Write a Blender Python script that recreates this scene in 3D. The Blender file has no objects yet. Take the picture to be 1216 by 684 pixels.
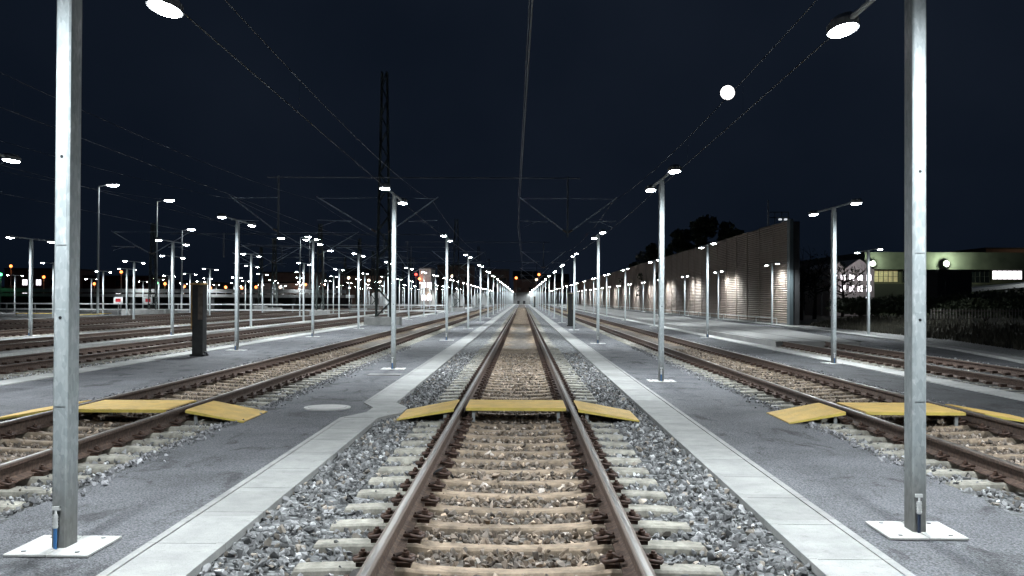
import bpy, bmesh, math, random
import numpy as np
from mathutils import Vector, Matrix
random.seed(7); rng = np.random.default_rng(7)
S = bpy.context.scene
# ------------------------------------------------------------------ camera
cam = bpy.data.cameras.new('camera'); cam.sensor_width = 36; cam.lens = 36*1210/1216; cam.clip_end = 3000; cam.clip_start = .05
co = bpy.data.objects.new('camera', cam); S.collection.objects.link(co); S.camera = co
pitch, yaw, roll = map(math.radians, (0.627, 0.571, 0.26))
f = Vector((-math.sin(yaw)*math.cos(pitch), math.cos(yaw)*math.cos(pitch), math.sin(pitch)))
r = Vector((math.cos(yaw), math.sin(yaw), 0)); u = r.cross(f)
r2 = r*math.cos(roll)+u*math.sin(roll); u2 = -r*math.sin(roll)+u*math.cos(roll)
M = Matrix((r2, u2, -f)).transposed().to_4x4(); M.translation = (0, 0, 1.62); co.matrix_world = M
# ------------------------------------------------------------------ world: night sky with thin moonlit cloud
W = bpy.data.worlds.new('World'); S.world = W; W.use_nodes = True
wn, wl = W.node_tree.nodes, W.node_tree.links
bg = wn['Background']; tc = wn.new('ShaderNodeTexCoord'); nz = wn.new('ShaderNodeTexNoise'); nz.inputs['Scale'].default_value = 1.6; nz.inputs['Detail'].default_value = 5
cr = wn.new('ShaderNodeValToRGB'); cr.color_ramp.elements[0].position = .35; cr.color_ramp.elements[1].position = .72
cr.color_ramp.elements[0].color = (.0016, .0038, .0086, 1); cr.color_ramp.elements[1].color = (.0085, .0125, .0215, 1)
wl.new(tc.outputs['Generated'], nz.inputs['Vector']); wl.new(nz.outputs['Fac'], cr.inputs['Fac']); wl.new(cr.outputs['Color'], bg.inputs['Color'])
bg.inputs['Strength'].default_value = 1.0
sd = bpy.data.lights.new('moonlight', 'SUN'); sd.energy = .02; sd.angle = math.radians(.5); sd.color = (.8, .88, 1)
so = bpy.data.objects.new('moonlight', sd); S.collection.objects.link(so)
MOON = Vector((.19303, .96146, .1958)).normalized()
so.rotation_euler = MOON.to_track_quat('Z', 'Y').to_euler()
S.view_settings.view_transform = 'Standard'; S.view_settings.look = 'None'; S.view_settings.exposure = 0; S.view_settings.gamma = 1
S.view_settings.use_curve_mapping = False
try:
    S.cycles.use_light_tree = True; S.cycles.max_bounces = 4; S.cycles.diffuse_bounces = 3; S.cycles.sample_clamp_indirect = 4; S.cycles.sample_clamp_direct = 0
    S.cycles.caustics_reflective = False; S.cycles.caustics_refractive = False
except Exception: pass
C = S.collection
LAMP_L = 110.0; LAMP_W = 760.
# ------------------------------------------------------------------ helpers
class MB:
    def __init__(s): s.v = []; s.f = []; s.sm = []
    def add(s, vs, fs, smooth=False):
        n = len(s.v); s.v += [tuple(p) for p in vs]; s.f += [tuple(i+n for i in q) for q in fs]; s.sm += [smooth]*len(fs)
    def box(s, x0, x1, y0, y1, z0, z1):
        s.add([(x0,y0,z0),(x1,y0,z0),(x1,y1,z0),(x0,y1,z0),(x0,y0,z1),(x1,y0,z1),(x1,y1,z1),(x0,y1,z1)],
              [(0,3,2,1),(4,5,6,7),(0,1,5,4),(1,2,6,5),(2,3,7,6),(3,0,4,7)])
        return s
    def bbox(s, x0, x1, y0, y1, z0, z1, b=.01):           # vertical-edge + top chamfered box
        lo = [(x0+b,y0),(x1-b,y0),(x1,y0+b),(x1,y1-b),(x1-b,y1),(x0+b,y1),(x0,y1-b),(x0,y0+b)]
        cx, cy = (x0+x1)/2, (y0+y1)/2
        ins = lambda p: (cx+(p[0]-cx)*(1-2*b/(x1-x0)), cy+(p[1]-cy)*(1-2*b/(y1-y0)))
        vs = [(p[0],p[1],z0) for p in lo]+[(p[0],p[1],z1-b) for p in lo]+[(*ins(p),z1) for p in lo]
        fs = [(i,(i+1)%8,(i+1)%8+8,i+8) for i in range(8)]+[(i+8,(i+1)%8+8,(i+1)%8+16,i+16) for i in range(8)]+[tuple(range(16,24)), tuple(range(7,-1,-1))]
        s.add(vs, fs); return s
    def tube(s, pts, r, n=8, cap=True, r2=None):
        pts = [Vector(p) for p in pts]; m = len(pts); vs = []
        for i, p in enumerate(pts):
            d = (pts[min(i+1,m-1)]-pts[max(i-1,0)]).normalized()
            a = d.cross(Vector((0,0,1)) if abs(d.z) < .95 else Vector((1,0,0))).normalized(); b = d.cross(a)
            rr = r if r2 is None else r+(r2-r)*i/(m-1)
            vs += [p+a*rr*math.cos(2*math.pi*k/n)+b*rr*math.sin(2*math.pi*k/n) for k in range(n)]
        fs = [(i*n+k, i*n+(k+1)%n, (i+1)*n+(k+1)%n, (i+1)*n+k) for i in range(m-1) for k in range(n)]
        s.add(vs, fs, n > 4)
        if cap: s.add(vs[:n], [tuple(range(n))]); s.add(vs[-n:], [tuple(range(n-1,-1,-1))])
        return s
    def prism(s, prof, y0, y1):                            # profile in XZ extruded along Y
        n = len(prof)
        s.add([(x,y0,z) for x,z in prof]+[(x,y1,z) for x,z in prof], [(i,(i+1)%n,(i+1)%n+n,i+n) for i in range(n)]+[tuple(range(n-1,-1,-1)), tuple(range(n,2*n))])
        return s
    def mesh(s, name, m=None):
        me = bpy.data.meshes.new(name); me.from_pydata(s.v, [], s.f)
        me.polygons.foreach_set('use_smooth', s.sm)
        if m: me.materials.append(m)
        bm = bmesh.new(); bm.from_mesh(me); bmesh.ops.recalc_face_normals(bm, faces=bm.faces); bm.to_mesh(me); bm.free()
        return me
    def build(s, name, m=None, parent=None, loc=None): return ob(name, s.mesh(name, m), parent, loc)
def ob(name, me, parent=None, loc=None):
    o = bpy.data.objects.new(name, me); C.objects.link(o)
    if parent: o.parent = parent
    if loc: o.location = loc
    return o
def tag(o, label=None, cat=None, group=None, kind=None):
    for k, v in (('label', label), ('category', cat), ('group', group), ('kind', kind)):
        if v: o[k] = v
    return o
def empty(name, loc=(0,0,0), rz=0, **k):
    o = bpy.data.objects.new(name, None); C.objects.link(o); o.location = loc; o.rotation_euler = (0,0,rz); o.empty_display_size = .2
    return tag(o, **k)
def copy_tree(o, parent=None):
    c = o.copy(); C.objects.link(c)
    if parent: c.parent = parent
    for ch in KIDS.get(o.name, []) if o.name in KIDS else o.children: copy_tree(ch, c)
    return c
KIDS = {}
def remember(o):                                            # cache of children, so copying never scans the scene
    KIDS[o.name] = list(o.children)
    for c in o.children: remember(c)
ORD = 'nearest second third fourth fifth sixth seventh eighth ninth tenth eleventh twelfth thirteenth fourteenth fifteenth sixteenth seventeenth eighteenth nineteenth twentieth twenty-first twenty-second twenty-third twenty-fourth twenty-fifth twenty-sixth'.split()
# ------------------------------------------------------------------ materials
def mat(name, col, rough=.7, metal=0, noise=None, scale=8, bump=0, bscale=40, col2=None, detail=5, coords='Object', emit=None, es=0, vor=None, spec=.5, lo=.35, hi=.65):
    m = bpy.data.materials.new(name); m.use_nodes = True; n, l = m.node_tree.nodes, m.node_tree.links
    p = n['Principled BSDF']; p.inputs['Roughness'].default_value = rough; p.inputs['Metallic'].default_value = metal
    p.inputs['Specular IOR Level'].default_value = spec
    p.inputs['Base Color'].default_value = (*col, 1)
    t = n.new('ShaderNodeTexCoord')
    if col2:
        a = n.new('ShaderNodeTexNoise'); a.inputs['Scale'].default_value = scale; a.inputs['Detail'].default_value = detail
        c = n.new('ShaderNodeValToRGB'); c.color_ramp.elements[0].position = lo; c.color_ramp.elements[1].position = hi
        c.color_ramp.elements[0].color = (*col, 1); c.color_ramp.elements[1].color = (*col2, 1)
        l.new(t.outputs[coords], a.inputs['Vector']); l.new(a.outputs['Fac'], c.inputs['Fac']); l.new(c.outputs['Color'], p.inputs['Base Color'])
    if bump:
        b = n.new('ShaderNodeTexNoise'); b.inputs['Scale'].default_value = bscale; b.inputs['Detail'].default_value = 4
        k = n.new('ShaderNodeBump'); k.inputs['Strength'].default_value = bump; k.inputs['Distance'].default_value = .02
        l.new(t.outputs[coords], b.inputs['Vector']); l.new(b.outputs['Fac'], k.inputs['Height']); l.new(k.outputs['Normal'], p.inputs['Normal'])
    if emit: p.inputs['Emission Color'].default_value = (*emit, 1); p.inputs['Emission Strength'].default_value = es
    return m
def nodes(m): return m.node_tree.nodes, m.node_tree.links, m.node_tree.nodes['Principled BSDF']
def N(n, t, **kw):
    x = n.new(t)
    for k, v in kw.items():
        if k in x.inputs: x.inputs[k].default_value = v
        else: setattr(x, k, v)
    return x
def math_(n, l, op, a, b=None, clamp=False):
    x = n.new('ShaderNodeMath'); x.operation = op; x.use_clamp = clamp
    for i, v in enumerate((a, b)):
        if v is None: continue
        if isinstance(v, (int, float)): x.inputs[i].default_value = v
        else: l.new(v, x.inputs[i])
    return x.outputs[0]
def mix_(n, l, fac, a, b, mode='MIX'):
    x = n.new('ShaderNodeMix'); x.data_type = 'RGBA'; x.blend_type = mode
    for i, v in ((0, fac), (6, a), (7, b)):
        if isinstance(v, (int, float)): x.inputs[i].default_value = v
        elif isinstance(v, tuple): x.inputs[i].default_value = (*v, 1)
        else: l.new(v, x.inputs[i])
    return x.outputs[2]
# asphalt: grains, patches, damp stains, pale dust
def make_asphalt(name, k=1.):
    m = mat(name, (.1,.1,.1), .85); n, l, p = nodes(m); t = N(n, 'ShaderNodeTexCoord').outputs['Object']
    g = N(n, 'ShaderNodeTexNoise', Scale=55., Detail=6., Roughness=.75); l.new(t, g.inputs['Vector'])
    big = N(n, 'ShaderNodeTexNoise', Scale=.9, Detail=6., Roughness=.62); l.new(t, big.inputs['Vector'])
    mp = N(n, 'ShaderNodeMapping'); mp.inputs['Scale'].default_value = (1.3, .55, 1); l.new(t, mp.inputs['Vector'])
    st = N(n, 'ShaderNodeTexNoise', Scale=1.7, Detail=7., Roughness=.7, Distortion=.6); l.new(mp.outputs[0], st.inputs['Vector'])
    r1 = N(n, 'ShaderNodeValToRGB'); e = r1.color_ramp.elements; e[0].position = .38; e[1].position = .64
    e[0].color = (.036*k,.038*k,.044*k,1); e[1].color = (.23*k,.235*k,.252*k,1); l.new(g.outputs['Fac'], r1.inputs['Fac'])
    r2 = N(n, 'ShaderNodeMapRange'); r2.inputs[1].default_value = .3; r2.inputs[2].default_value = .7; r2.inputs[3].default_value = .72; r2.inputs[4].default_value = 1.3; l.new(big.outputs['Fac'], r2.inputs[0])
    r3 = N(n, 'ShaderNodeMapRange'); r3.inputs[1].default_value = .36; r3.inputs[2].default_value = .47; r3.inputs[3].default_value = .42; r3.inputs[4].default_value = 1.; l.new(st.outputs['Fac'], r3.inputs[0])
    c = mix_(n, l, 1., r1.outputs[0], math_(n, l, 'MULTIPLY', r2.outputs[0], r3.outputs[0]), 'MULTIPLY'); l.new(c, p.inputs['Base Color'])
    v = N(n, 'ShaderNodeTexVoronoi', Scale=80.); l.new(t, v.inputs['Vector'])
    b = N(n, 'ShaderNodeBump'); b.inputs['Strength'].default_value = 1.; b.inputs['Distance'].default_value = .012
    l.new(v.outputs['Distance'], b.inputs['Height']); l.new(b.outputs[0], p.inputs['Normal'])
    return m
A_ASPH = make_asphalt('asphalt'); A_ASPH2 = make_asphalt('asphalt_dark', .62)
def make_concrete(name, c1, c2, sc=3., lines=None):
    m = mat(name, c1, .8); n, l, p = nodes(m); t = N(n, 'ShaderNodeTexCoord').outputs['Object']
    a = N(n, 'ShaderNodeTexNoise', Scale=sc, Detail=8., Roughness=.65); l.new(t, a.inputs['Vector'])
    r1 = N(n, 'ShaderNodeMapRange'); r1.inputs[1].default_value = .3; r1.inputs[2].default_value = .7; l.new(a.outputs['Fac'], r1.inputs[0])
    c = mix_(n, l, r1.outputs[0], c1, c2)
    g = N(n, 'ShaderNodeTexNoise', Scale=120., Detail=2.); l.new(t, g.inputs['Vector'])
    r2 = N(n, 'ShaderNodeMapRange'); r2.inputs[1].default_value = .3; r2.inputs[2].default_value = .7; r2.inputs[3].default_value = .86; r2.inputs[4].default_value = 1.08; l.new(g.outputs['Fac'], r2.inputs[0])
    c = mix_(n, l, 1., c, r2.outputs[0], 'MULTIPLY')
    if lines:      # each lid was cast on another day
        sx = N(n, 'ShaderNodeSeparateXYZ'); l.new(t, sx.inputs[0]); w = N(n, 'ShaderNodeTexWhiteNoise', noise_dimensions='1D'); l.new(math_(n, l, 'FLOOR', math_(n, l, 'DIVIDE', math_(n, l, 'SUBTRACT', sx.outputs[1], 3.55), lines)), w.inputs['W'])
        r4 = N(n, 'ShaderNodeMapRange'); r4.inputs[3].default_value = .84; r4.inputs[4].default_value = 1.08; l.new(w.outputs['Value'], r4.inputs[0]); c = mix_(n, l, 1., c, r4.outputs[0], 'MULTIPLY')
        d = N(n, 'ShaderNodeTexNoise', Scale=14., Detail=8., Roughness=.75); l.new(t, d.inputs['Vector']); r5 = N(n, 'ShaderNodeMapRange'); r5.inputs[1].default_value = .56; r5.inputs[2].default_value = .74; r5.inputs[3].default_value = 1; r5.inputs[4].default_value = .62; l.new(d.outputs['Fac'], r5.inputs[0]); c = mix_(n, l, 1., c, r5.outputs[0], 'MULTIPLY')
    l.new(c, p.inputs['Base Color'])
    b = N(n, 'ShaderNodeBump'); b.inputs['Strength'].default_value = .35; b.inputs['Distance'].default_value = .004; l.new(g.outputs['Fac'], b.inputs['Height']); l.new(b.outputs[0], p.inputs['Normal'])
    return m
CONC = make_concrete('pale_concrete', (.245,.25,.245), (.365,.365,.355), 3., .98); CONC2 = make_concrete('slab_concrete', (.26,.26,.255), (.36,.355,.34), 1.2)
CONC3 = make_concrete('brightened_concrete', (.40,.40,.39), (.54,.54,.525), 3., .98)  # paler copy of the duct concrete, missing lamplight put into its colour
CONCD = make_concrete('grey_concrete', (.2,.2,.2), (.3,.3,.29))
# sleepers: cream ends, rust-dusted middle (the dust lies there whatever the light)
def make_sleeper(inner=(.30,.23,.165)):
    m = mat('sleeper_concrete', (.4,.38,.33), .85); n, l, p = nodes(m); t = N(n, 'ShaderNodeTexCoord').outputs['Object']; gen = N(n, 'ShaderNodeNewGeometry').outputs['Position']
    sx = N(n, 'ShaderNodeSeparateXYZ'); l.new(t, sx.inputs[0]); ax = math_(n, l, 'ABSOLUTE', sx.outputs[0])
    a = N(n, 'ShaderNodeTexNoise', Scale=9., Detail=7., Roughness=.7); l.new(gen, a.inputs['Vector'])
    r0 = N(n, 'ShaderNodeMapRange'); r0.inputs[1].default_value = .68; r0.inputs[2].default_value = .95; l.new(math_(n, l, 'ADD', ax, math_(n, l, 'MULTIPLY', a.outputs['Fac'], .15)), r0.inputs[0])
    c = mix_(n, l, r0.outputs[0], inner, (.34,.325,.28))
    r1 = N(n, 'ShaderNodeMapRange'); r1.inputs[1].default_value = .35; r1.inputs[2].default_value = .62; r1.inputs[3].default_value = .5; r1.inputs[4].default_value = 1.1; l.new(a.outputs['Fac'], r1.inputs[0])
    big = N(n, 'ShaderNodeTexNoise', Scale=1.1, Detail=3.); l.new(gen, big.inputs['Vector'])
    r2 = N(n, 'ShaderNodeMapRange'); r2.inputs[1].default_value = .35; r2.inputs[2].default_value = .65; r2.inputs[3].default_value = .75; r2.inputs[4].default_value = 1.15; l.new(big.outputs['Fac'], r2.inputs[0])
    c = mix_(n, l, 1., c, math_(n, l, 'MULTIPLY', r1.outputs[0], r2.outputs[0]), 'MULTIPLY')
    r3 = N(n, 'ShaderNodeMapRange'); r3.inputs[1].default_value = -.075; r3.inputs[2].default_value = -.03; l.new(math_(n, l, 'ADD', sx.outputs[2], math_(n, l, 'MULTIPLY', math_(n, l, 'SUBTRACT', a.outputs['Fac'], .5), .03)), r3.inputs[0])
    c = mix_(n, l, r3.outputs[0], (.085,.07,.055), c); l.new(c, p.inputs['Base Color'])  # low sides: dirt colour, dark enough to paint in the shadow on their faces
    b = N(n, 'ShaderNodeBump'); b.inputs['Strength'].default_value = .6; b.inputs['Distance'].default_value = .01; l.new(a.outputs['Fac'], b.inputs['Height']); l.new(b.outputs[0], p.inputs['Normal'])
    return m
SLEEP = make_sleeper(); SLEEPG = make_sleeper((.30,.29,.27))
RUST = mat('rail_rust', (.055,.034,.026), .8, col2=(.125,.08,.058), scale=25, bump=.3, bscale=120, lo=.4, hi=.7)
def make_rtop():
    m = mat('rail_running_top', (.2,.18,.17), .4, .6); n, l, p = nodes(m); t = N(n, 'ShaderNodeTexCoord').outputs['Object']
    sx = N(n, 'ShaderNodeSeparateXYZ'); l.new(t, sx.inputs[0]); a = N(n, 'ShaderNodeTexNoise', Scale=30., Detail=5.); mp = N(n, 'ShaderNodeMapping'); mp.inputs['Scale'].default_value = (1,.06,1); l.new(t, mp.inputs['Vector']); l.new(mp.outputs[0], a.inputs['Vector'])
    d = math_(n, l, 'ABSOLUTE', math_(n, l, 'ADD', sx.outputs[0], math_(n, l, 'MULTIPLY', math_(n, l, 'SUBTRACT', a.outputs['Fac'], .5), .02)))
    r = N(n, 'ShaderNodeMapRange'); r.inputs[1].default_value = .011; r.inputs[2].default_value = .021; r.inputs[3].default_value = 1; r.inputs[4].default_value = 0; l.new(d, r.inputs[0])
    l.new(mix_(n, l, r.outputs[0], (.105,.080,.066), (.36,.34,.32)), p.inputs['Base Color']); l.new(r.outputs[0], p.inputs['Metallic'])
    q = N(n, 'ShaderNodeMapRange'); q.inputs[3].default_value = .7; q.inputs[4].default_value = .33; l.new(r.outputs[0], q.inputs[0]); l.new(q.outputs[0], p.inputs['Roughness'])
    return m
RTOP = make_rtop()
CLIP = mat('clip_steel', (.035,.022,.018), .6, .3, col2=(.09,.05,.035), scale=30)
def make_galv():
    m = mat('galvanised', (.42,.45,.46), .5, .12); n, l, p = nodes(m); t = N(n, 'ShaderNodeTexCoord').outputs['Object']
    mp = N(n, 'ShaderNodeMapping'); mp.inputs['Scale'].default_value = (1, 1, .45); l.new(t, mp.inputs['Vector'])
    v = N(n, 'ShaderNodeTexVoronoi', Scale=46.); l.new(mp.outputs[0], v.inputs['Vector'])
    a = N(n, 'ShaderNodeTexNoise', Scale=14., Detail=5., Roughness=.6); l.new(mp.outputs[0], a.inputs['Vector'])
    sp = N(n, 'ShaderNodeSeparateColor'); l.new(v.outputs['Color'], sp.inputs[0])
    c = mix_(n, l, sp.outputs[0], (.33,.37,.385), (.45,.49,.50))
    r = N(n, 'ShaderNodeMapRange'); r.inputs[1].default_value = .58; r.inputs[2].default_value = .70; l.new(a.outputs['Fac'], r.inputs[0])
    c = mix_(n, l, r.outputs[0], c, (.62,.65,.66))
    sz = N(n, 'ShaderNodeSeparateXYZ'); l.new(t, sz.inputs[0]); gz = N(n, 'ShaderNodeMapRange'); gz.inputs[1].default_value = 0; gz.inputs[2].default_value = .5; gz.inputs[3].default_value = .75; gz.inputs[4].default_value = 0; l.new(math_(n, l, 'ADD', sz.outputs[2], math_(n, l, 'MULTIPLY', a.outputs['Fac'], -.35)), gz.inputs[0])
    c = mix_(n, l, gz.outputs[0], c, (.13,.12,.105)); l.new(c, p.inputs['Base Color'])
    r2 = N(n, 'ShaderNodeMapRange'); r2.inputs[3].default_value = .38; r2.inputs[4].default_value = .62; l.new(sp.outputs[1], r2.inputs[0]); l.new(r2.outputs[0], p.inputs['Roughness'])
    return m
GALV = make_galv()
GALV_F = mat('galvanised_plain', (.46,.50,.51), .55, .1)
PLATE = make_concrete('foot_plate_paint', (.46,.46,.45), (.58,.58,.565), 6.)
HEAD = mat('lamp_housing', (.22,.23,.24), .5, .4)
LENS = mat('lamp_lens', (.9,.9,.9), .3, emit=(.90,.97,1.0), es=LAMP_L)
LENS2 = mat('mast_lamp_lens', (.9,.9,.9), .3, emit=(.93,.98,1.0), es=90)
YEL = mat('yellow_panel', (.74,.50,.15), .7, col2=(.60,.41,.14), scale=5, bump=.5, bscale=180)
YEDGE = mat('yellow_panel_edge', (.60,.47,.10), .7, col2=(.48,.37,.09), scale=7)
STEELG = mat('grey_bracket', (.25,.26,.26), .6, .4)
BLACK = mat('black_rubber', (.012,.013,.015), .5)
DARK = mat('charcoal_paint', (.020,.022,.024), .55, col2=(.035,.036,.036), scale=6)
BROWN = mat('weathered_board', (.10,.08,.065), .8, col2=(.16,.13,.105), scale=9)
OCHRE = mat('ochre_board', (.42,.25,.08), .75, col2=(.30,.18,.07), scale=9)
BLUE = mat('blue_conduit', (.04,.16,.38), .5); DBLUE = mat('navy_conduit', (.012,.022,.05), .5)
WHITE = mat('white_paint', (.75,.76,.76), .6, col2=(.6,.61,.6), scale=8)
RED = mat('red_paint', (.55,.02,.03), .6)
MASTG = mat('mast_green_steel', (.018,.027,.025), .7, .0, col2=(.035,.045,.042), scale=3)
WIRE = mat('copper_wire', (.115,.13,.15), .6, .0)
TUBE = mat('cantilever_tube', (.60,.68,.74), .35, .1)
SOIL = mat('soil', (.018,.016,.012), .95, col2=(.05,.045,.035), scale=1.3, bump=.8, bscale=6)
GRAV = mat('gravel_ground', (.10,.10,.10), .95, col2=(.26,.26,.255), scale=18, bump=1., bscale=25, lo=.4, hi=.6)
GROUND = mat('yard_ground', (.055,.055,.055), .95, col2=(.12,.12,.118), scale=3, bump=.8, bscale=14)
LEAF = mat('leaf', (.022,.032,.014), .7, col2=(.045,.055,.025), scale=2)
BARK = mat('bark', (.035,.028,.022), .9)
GLASSD = mat('dark_glass', (.01,.012,.015), .15)
LIT = mat('lit_window', (.8,.8,.8), .5, emit=(1,.93,.98), es=2.4); LITW = mat('warm_lit_window', (.6,.5,.3), .5, emit=(.95,.78,.42), es=.2, col2=(.3,.3,.2), scale=3)
WALLW = mat('white_render', (.42,.40,.38), .8, col2=(.5,.48,.45), scale=2)
WALLB = mat('brown_render', (.16,.11,.09), .9, col2=(.22,.15,.12), scale=.8); WALLG = mat('pale_green_parapet', (.17,.18,.16), .8, col2=(.11,.12,.105), scale=.7)
WALLK = mat('dark_cladding', (.035,.035,.037), .8); ROOFD = mat('dark_roof', (.03,.027,.026), .8)
MOONM = mat('moon_surface', (.5,.5,.5), .9, emit=(1,.98,.96), es=4)
def ballast_mat(tint=.62, k=1.):
    m = mat('ballast_bed', (.1,.1,.1), .95); n, l, p = nodes(m); pos = N(n, 'ShaderNodeNewGeometry').outputs['Position']; t = N(n, 'ShaderNodeTexCoord').outputs['Object']
    v = N(n, 'ShaderNodeTexVoronoi', Scale=17.); l.new(pos, v.inputs['Vector']); sp = N(n, 'ShaderNodeSeparateColor'); l.new(v.outputs['Color'], sp.inputs[0])
    r = N(n, 'ShaderNodeValToRGB'); e = r.color_ramp.elements; e[0].color = (.06*k,.063*k,.066*k,1); e[1].color = (.36*k,.37*k,.378*k,1); e[1].position = .95; l.new(sp.outputs[0], r.inputs['Fac'])
    sx = N(n, 'ShaderNodeSeparateXYZ'); l.new(t, sx.inputs[0]); ax = math_(n, l, 'ABSOLUTE', sx.outputs[0])
    k = N(n, 'ShaderNodeMapRange'); k.inputs[1].default_value = .6; k.inputs[2].default_value = .9; k.inputs[3].default_value = 1; k.inputs[4].default_value = 0; l.new(ax, k.inputs[0])
    c = mix_(n, l, k.outputs[0], r.outputs[0], mix_(n, l, tint, r.outputs[0], (.20,.15,.105)))
    c = mix_(n, l, 1., c, mix_(n, l, math_(n, l, 'MULTIPLY', v.outputs['Distance'], 1.6, True), (1.,1.,1.), (.45,.45,.45)), 'MULTIPLY')
    l.new(c, p.inputs['Base Color'])
    b = N(n, 'ShaderNodeBump'); b.invert = True; b.inputs['Strength'].default_value = 1; b.inputs['Distance'].default_value = .03; l.new(v.outputs['Distance'], b.inputs['Height']); l.new(b.outputs[0], p.inputs['Normal'])
    return m
BALL = ballast_mat(); BALLG = ballast_mat(.05, 1.65)
def stone_mat():
    m = mat('ballast_stone', (.2,.2,.2), .85); n, l, p = nodes(m); a = n.new('ShaderNodeAttribute'); a.attribute_name = 'tone'
    g = N(n, 'ShaderNodeTexNoise', Scale=60., Detail=3.); pos = N(n, 'ShaderNodeNewGeometry').outputs['Position']; l.new(pos, g.inputs['Vector'])
    r = N(n, 'ShaderNodeMapRange'); r.inputs[3].default_value = .6; r.inputs[4].default_value = 1.3; l.new(g.outputs['Fac'], r.inputs[0])
    l.new(mix_(n, l, 1., a.outputs['Color'], r.outputs[0], 'MULTIPLY'), p.inputs['Base Color'])
    return m
STONE = stone_mat()
# ------------------------------------------------------------------ ground, beds, paths
def sheet(name, x0, x1, y0, y1, z, m, ny=1): 
    b = MB(); b.add([(x0,y0,z),(x1,y0,z),(x1,y1,z),(x0,y1,z)], [(0,1,2,3)]); return tag(b.build(name, m), kind='structure')
sheet('ground', -700, 700, -60, 1400, -.17, GROUND)
YE = 335
TR = {0: -.075, -1: -5.22, -2: -11.68, -3: -16.45, -4: -21.7, -5: -26.4, -6: -31.2, 1: 5.12, 3: 9.97}
def bed(cx, x0, x1, y0, y1, z=-.07):
    # slightly uneven ballast bed, object origin on the track axis
    nx = 9; ny = int((min(y1,60)-y0)/1.)+2; ys = list(np.linspace(y0, min(y1,60), ny))+([y1] if y1 > 60 else [])
    b = MB(); vs = []; 
    for y in ys:
        for i in range(nx):
            x = x0+(x1-x0)*i/(nx-1); zz = z+(.045 if y > 34 else 0)+(.03 if abs(x-cx) > 1.33 else 0); vs.append((x-cx, y, zz+random.uniform(-.01,.01) if 0 < i < nx-1 else -.03))
    fs = [(j*nx+i, j*nx+i+1, (j+1)*nx+i+1, (j+1)*nx+i) for j in range(len(ys)-1) for i in range(nx-1)]
    b.add(vs, fs, True); return tag(b.build('ballast_bed', BALL if abs(cx) < 6 else BALLG, loc=(cx,0,0)), kind='structure')
bed(TR[0], -1.93, 1.78, -5, YE); bed(TR[-1], -6.75, -3.72, -5, YE); bed(TR[1], 3.7, 6.55, -5, YE)
bed(TR[-2], -13.6, -9.94, 0, YE); bed(TR[-3], -18.7, -15.0, 0, YE); bed(TR[-4], -23.6, -19.4, 0, YE); bed(TR[3], 8.63, 13.0, 0, 37.2)
bed(TR[-5], -28.6, -24.4, 0, YE); bed(TR[-6], -33.6, -29.3, 0, YE)
def path_poly(name, left, right, z, m):
    b = MB(); n = len(left); b.add([(x,y,z) for x,y in left]+[(x,y,z) for x,y in right], [(i, i+1, n+i+1, n+i) for i in range(n-1)]); return tag(b.build(name, m), kind='structure')
def ragged(x, y0, y1, amp, step=.22):
    ys = np.arange(y0, 45, step); return [(x+random.uniform(-amp,amp), float(y)) for y in ys]+[(x, float(y)) for y in np.arange(46, y1, 12)]+[(x,y1)]
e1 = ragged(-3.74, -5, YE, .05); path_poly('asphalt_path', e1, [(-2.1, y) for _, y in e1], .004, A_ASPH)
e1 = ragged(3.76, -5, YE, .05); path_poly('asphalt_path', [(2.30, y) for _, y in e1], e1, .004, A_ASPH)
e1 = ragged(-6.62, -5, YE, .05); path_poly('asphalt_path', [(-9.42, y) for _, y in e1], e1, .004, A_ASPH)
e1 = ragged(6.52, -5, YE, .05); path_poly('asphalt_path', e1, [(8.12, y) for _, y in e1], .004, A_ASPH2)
# cable duct paths: kerb rims with lids, level with the ground
def duct(x0, x1, y0, y1, jog=None, lid=.98, m=CONC):
    b = MB(); rim = .055; g = .006
    def seg(xa, xb, ya, yb):
        b.box(xa, xa+rim, ya, yb-g, -.15, .024); b.box(xb-rim, xb, ya, yb-g, -.15, .024)
        b.box(xa+rim+g, xb-rim-g, ya+g, yb-g, -.15, .019)
    y = y0
    while y < y1:
        far = y > 70; L = lid if not far else 8.
        if jog and y < jog[0] < y+L: L = jog[0]-y
        if jog and jog[0]-1e-3 <= y < jog[1]:
            d = .25; ja, j0, j1, jb = 13.67, 14.35, 14.98, 15.70
            for (ya, yb, da, db) in ((ja, j0, 0, d), (j0, j1, d, d), (j1, jb, d, 0)):
                b.add([(x0+da,ya,.022),(x1+da,ya,.022),(x1+db,yb-g,.022),(x0+db,yb-g,.022),(x0+da,ya,-.15),(x1+da,ya,-.15),(x1+db,yb-g,-.15),(x0+db,yb-g,-.15)],
                      [(0,1,2,3),(4,7,6,5),(0,4,5,1),(1,5,6,2),(2,6,7,3),(3,7,4,0)])
            y = jb; continue
        seg(x0, x1, y, y+L); y += L
    return tag(b.build('duct_path', m), kind='structure')
duct(-2.435, -1.925, 3.7, YE, (13.67, 15.70)); duct(1.775, 2.295, 3.4, YE); duct(-9.95, -9.43, 4, YE, m=CONC3); duct(8.125, 8.64, 4, YE, m=CONC3); duct(-15.15, -14.55, 14, YE, m=CONC3)
duct(-19.6, -19.15, 20, YE)
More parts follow.
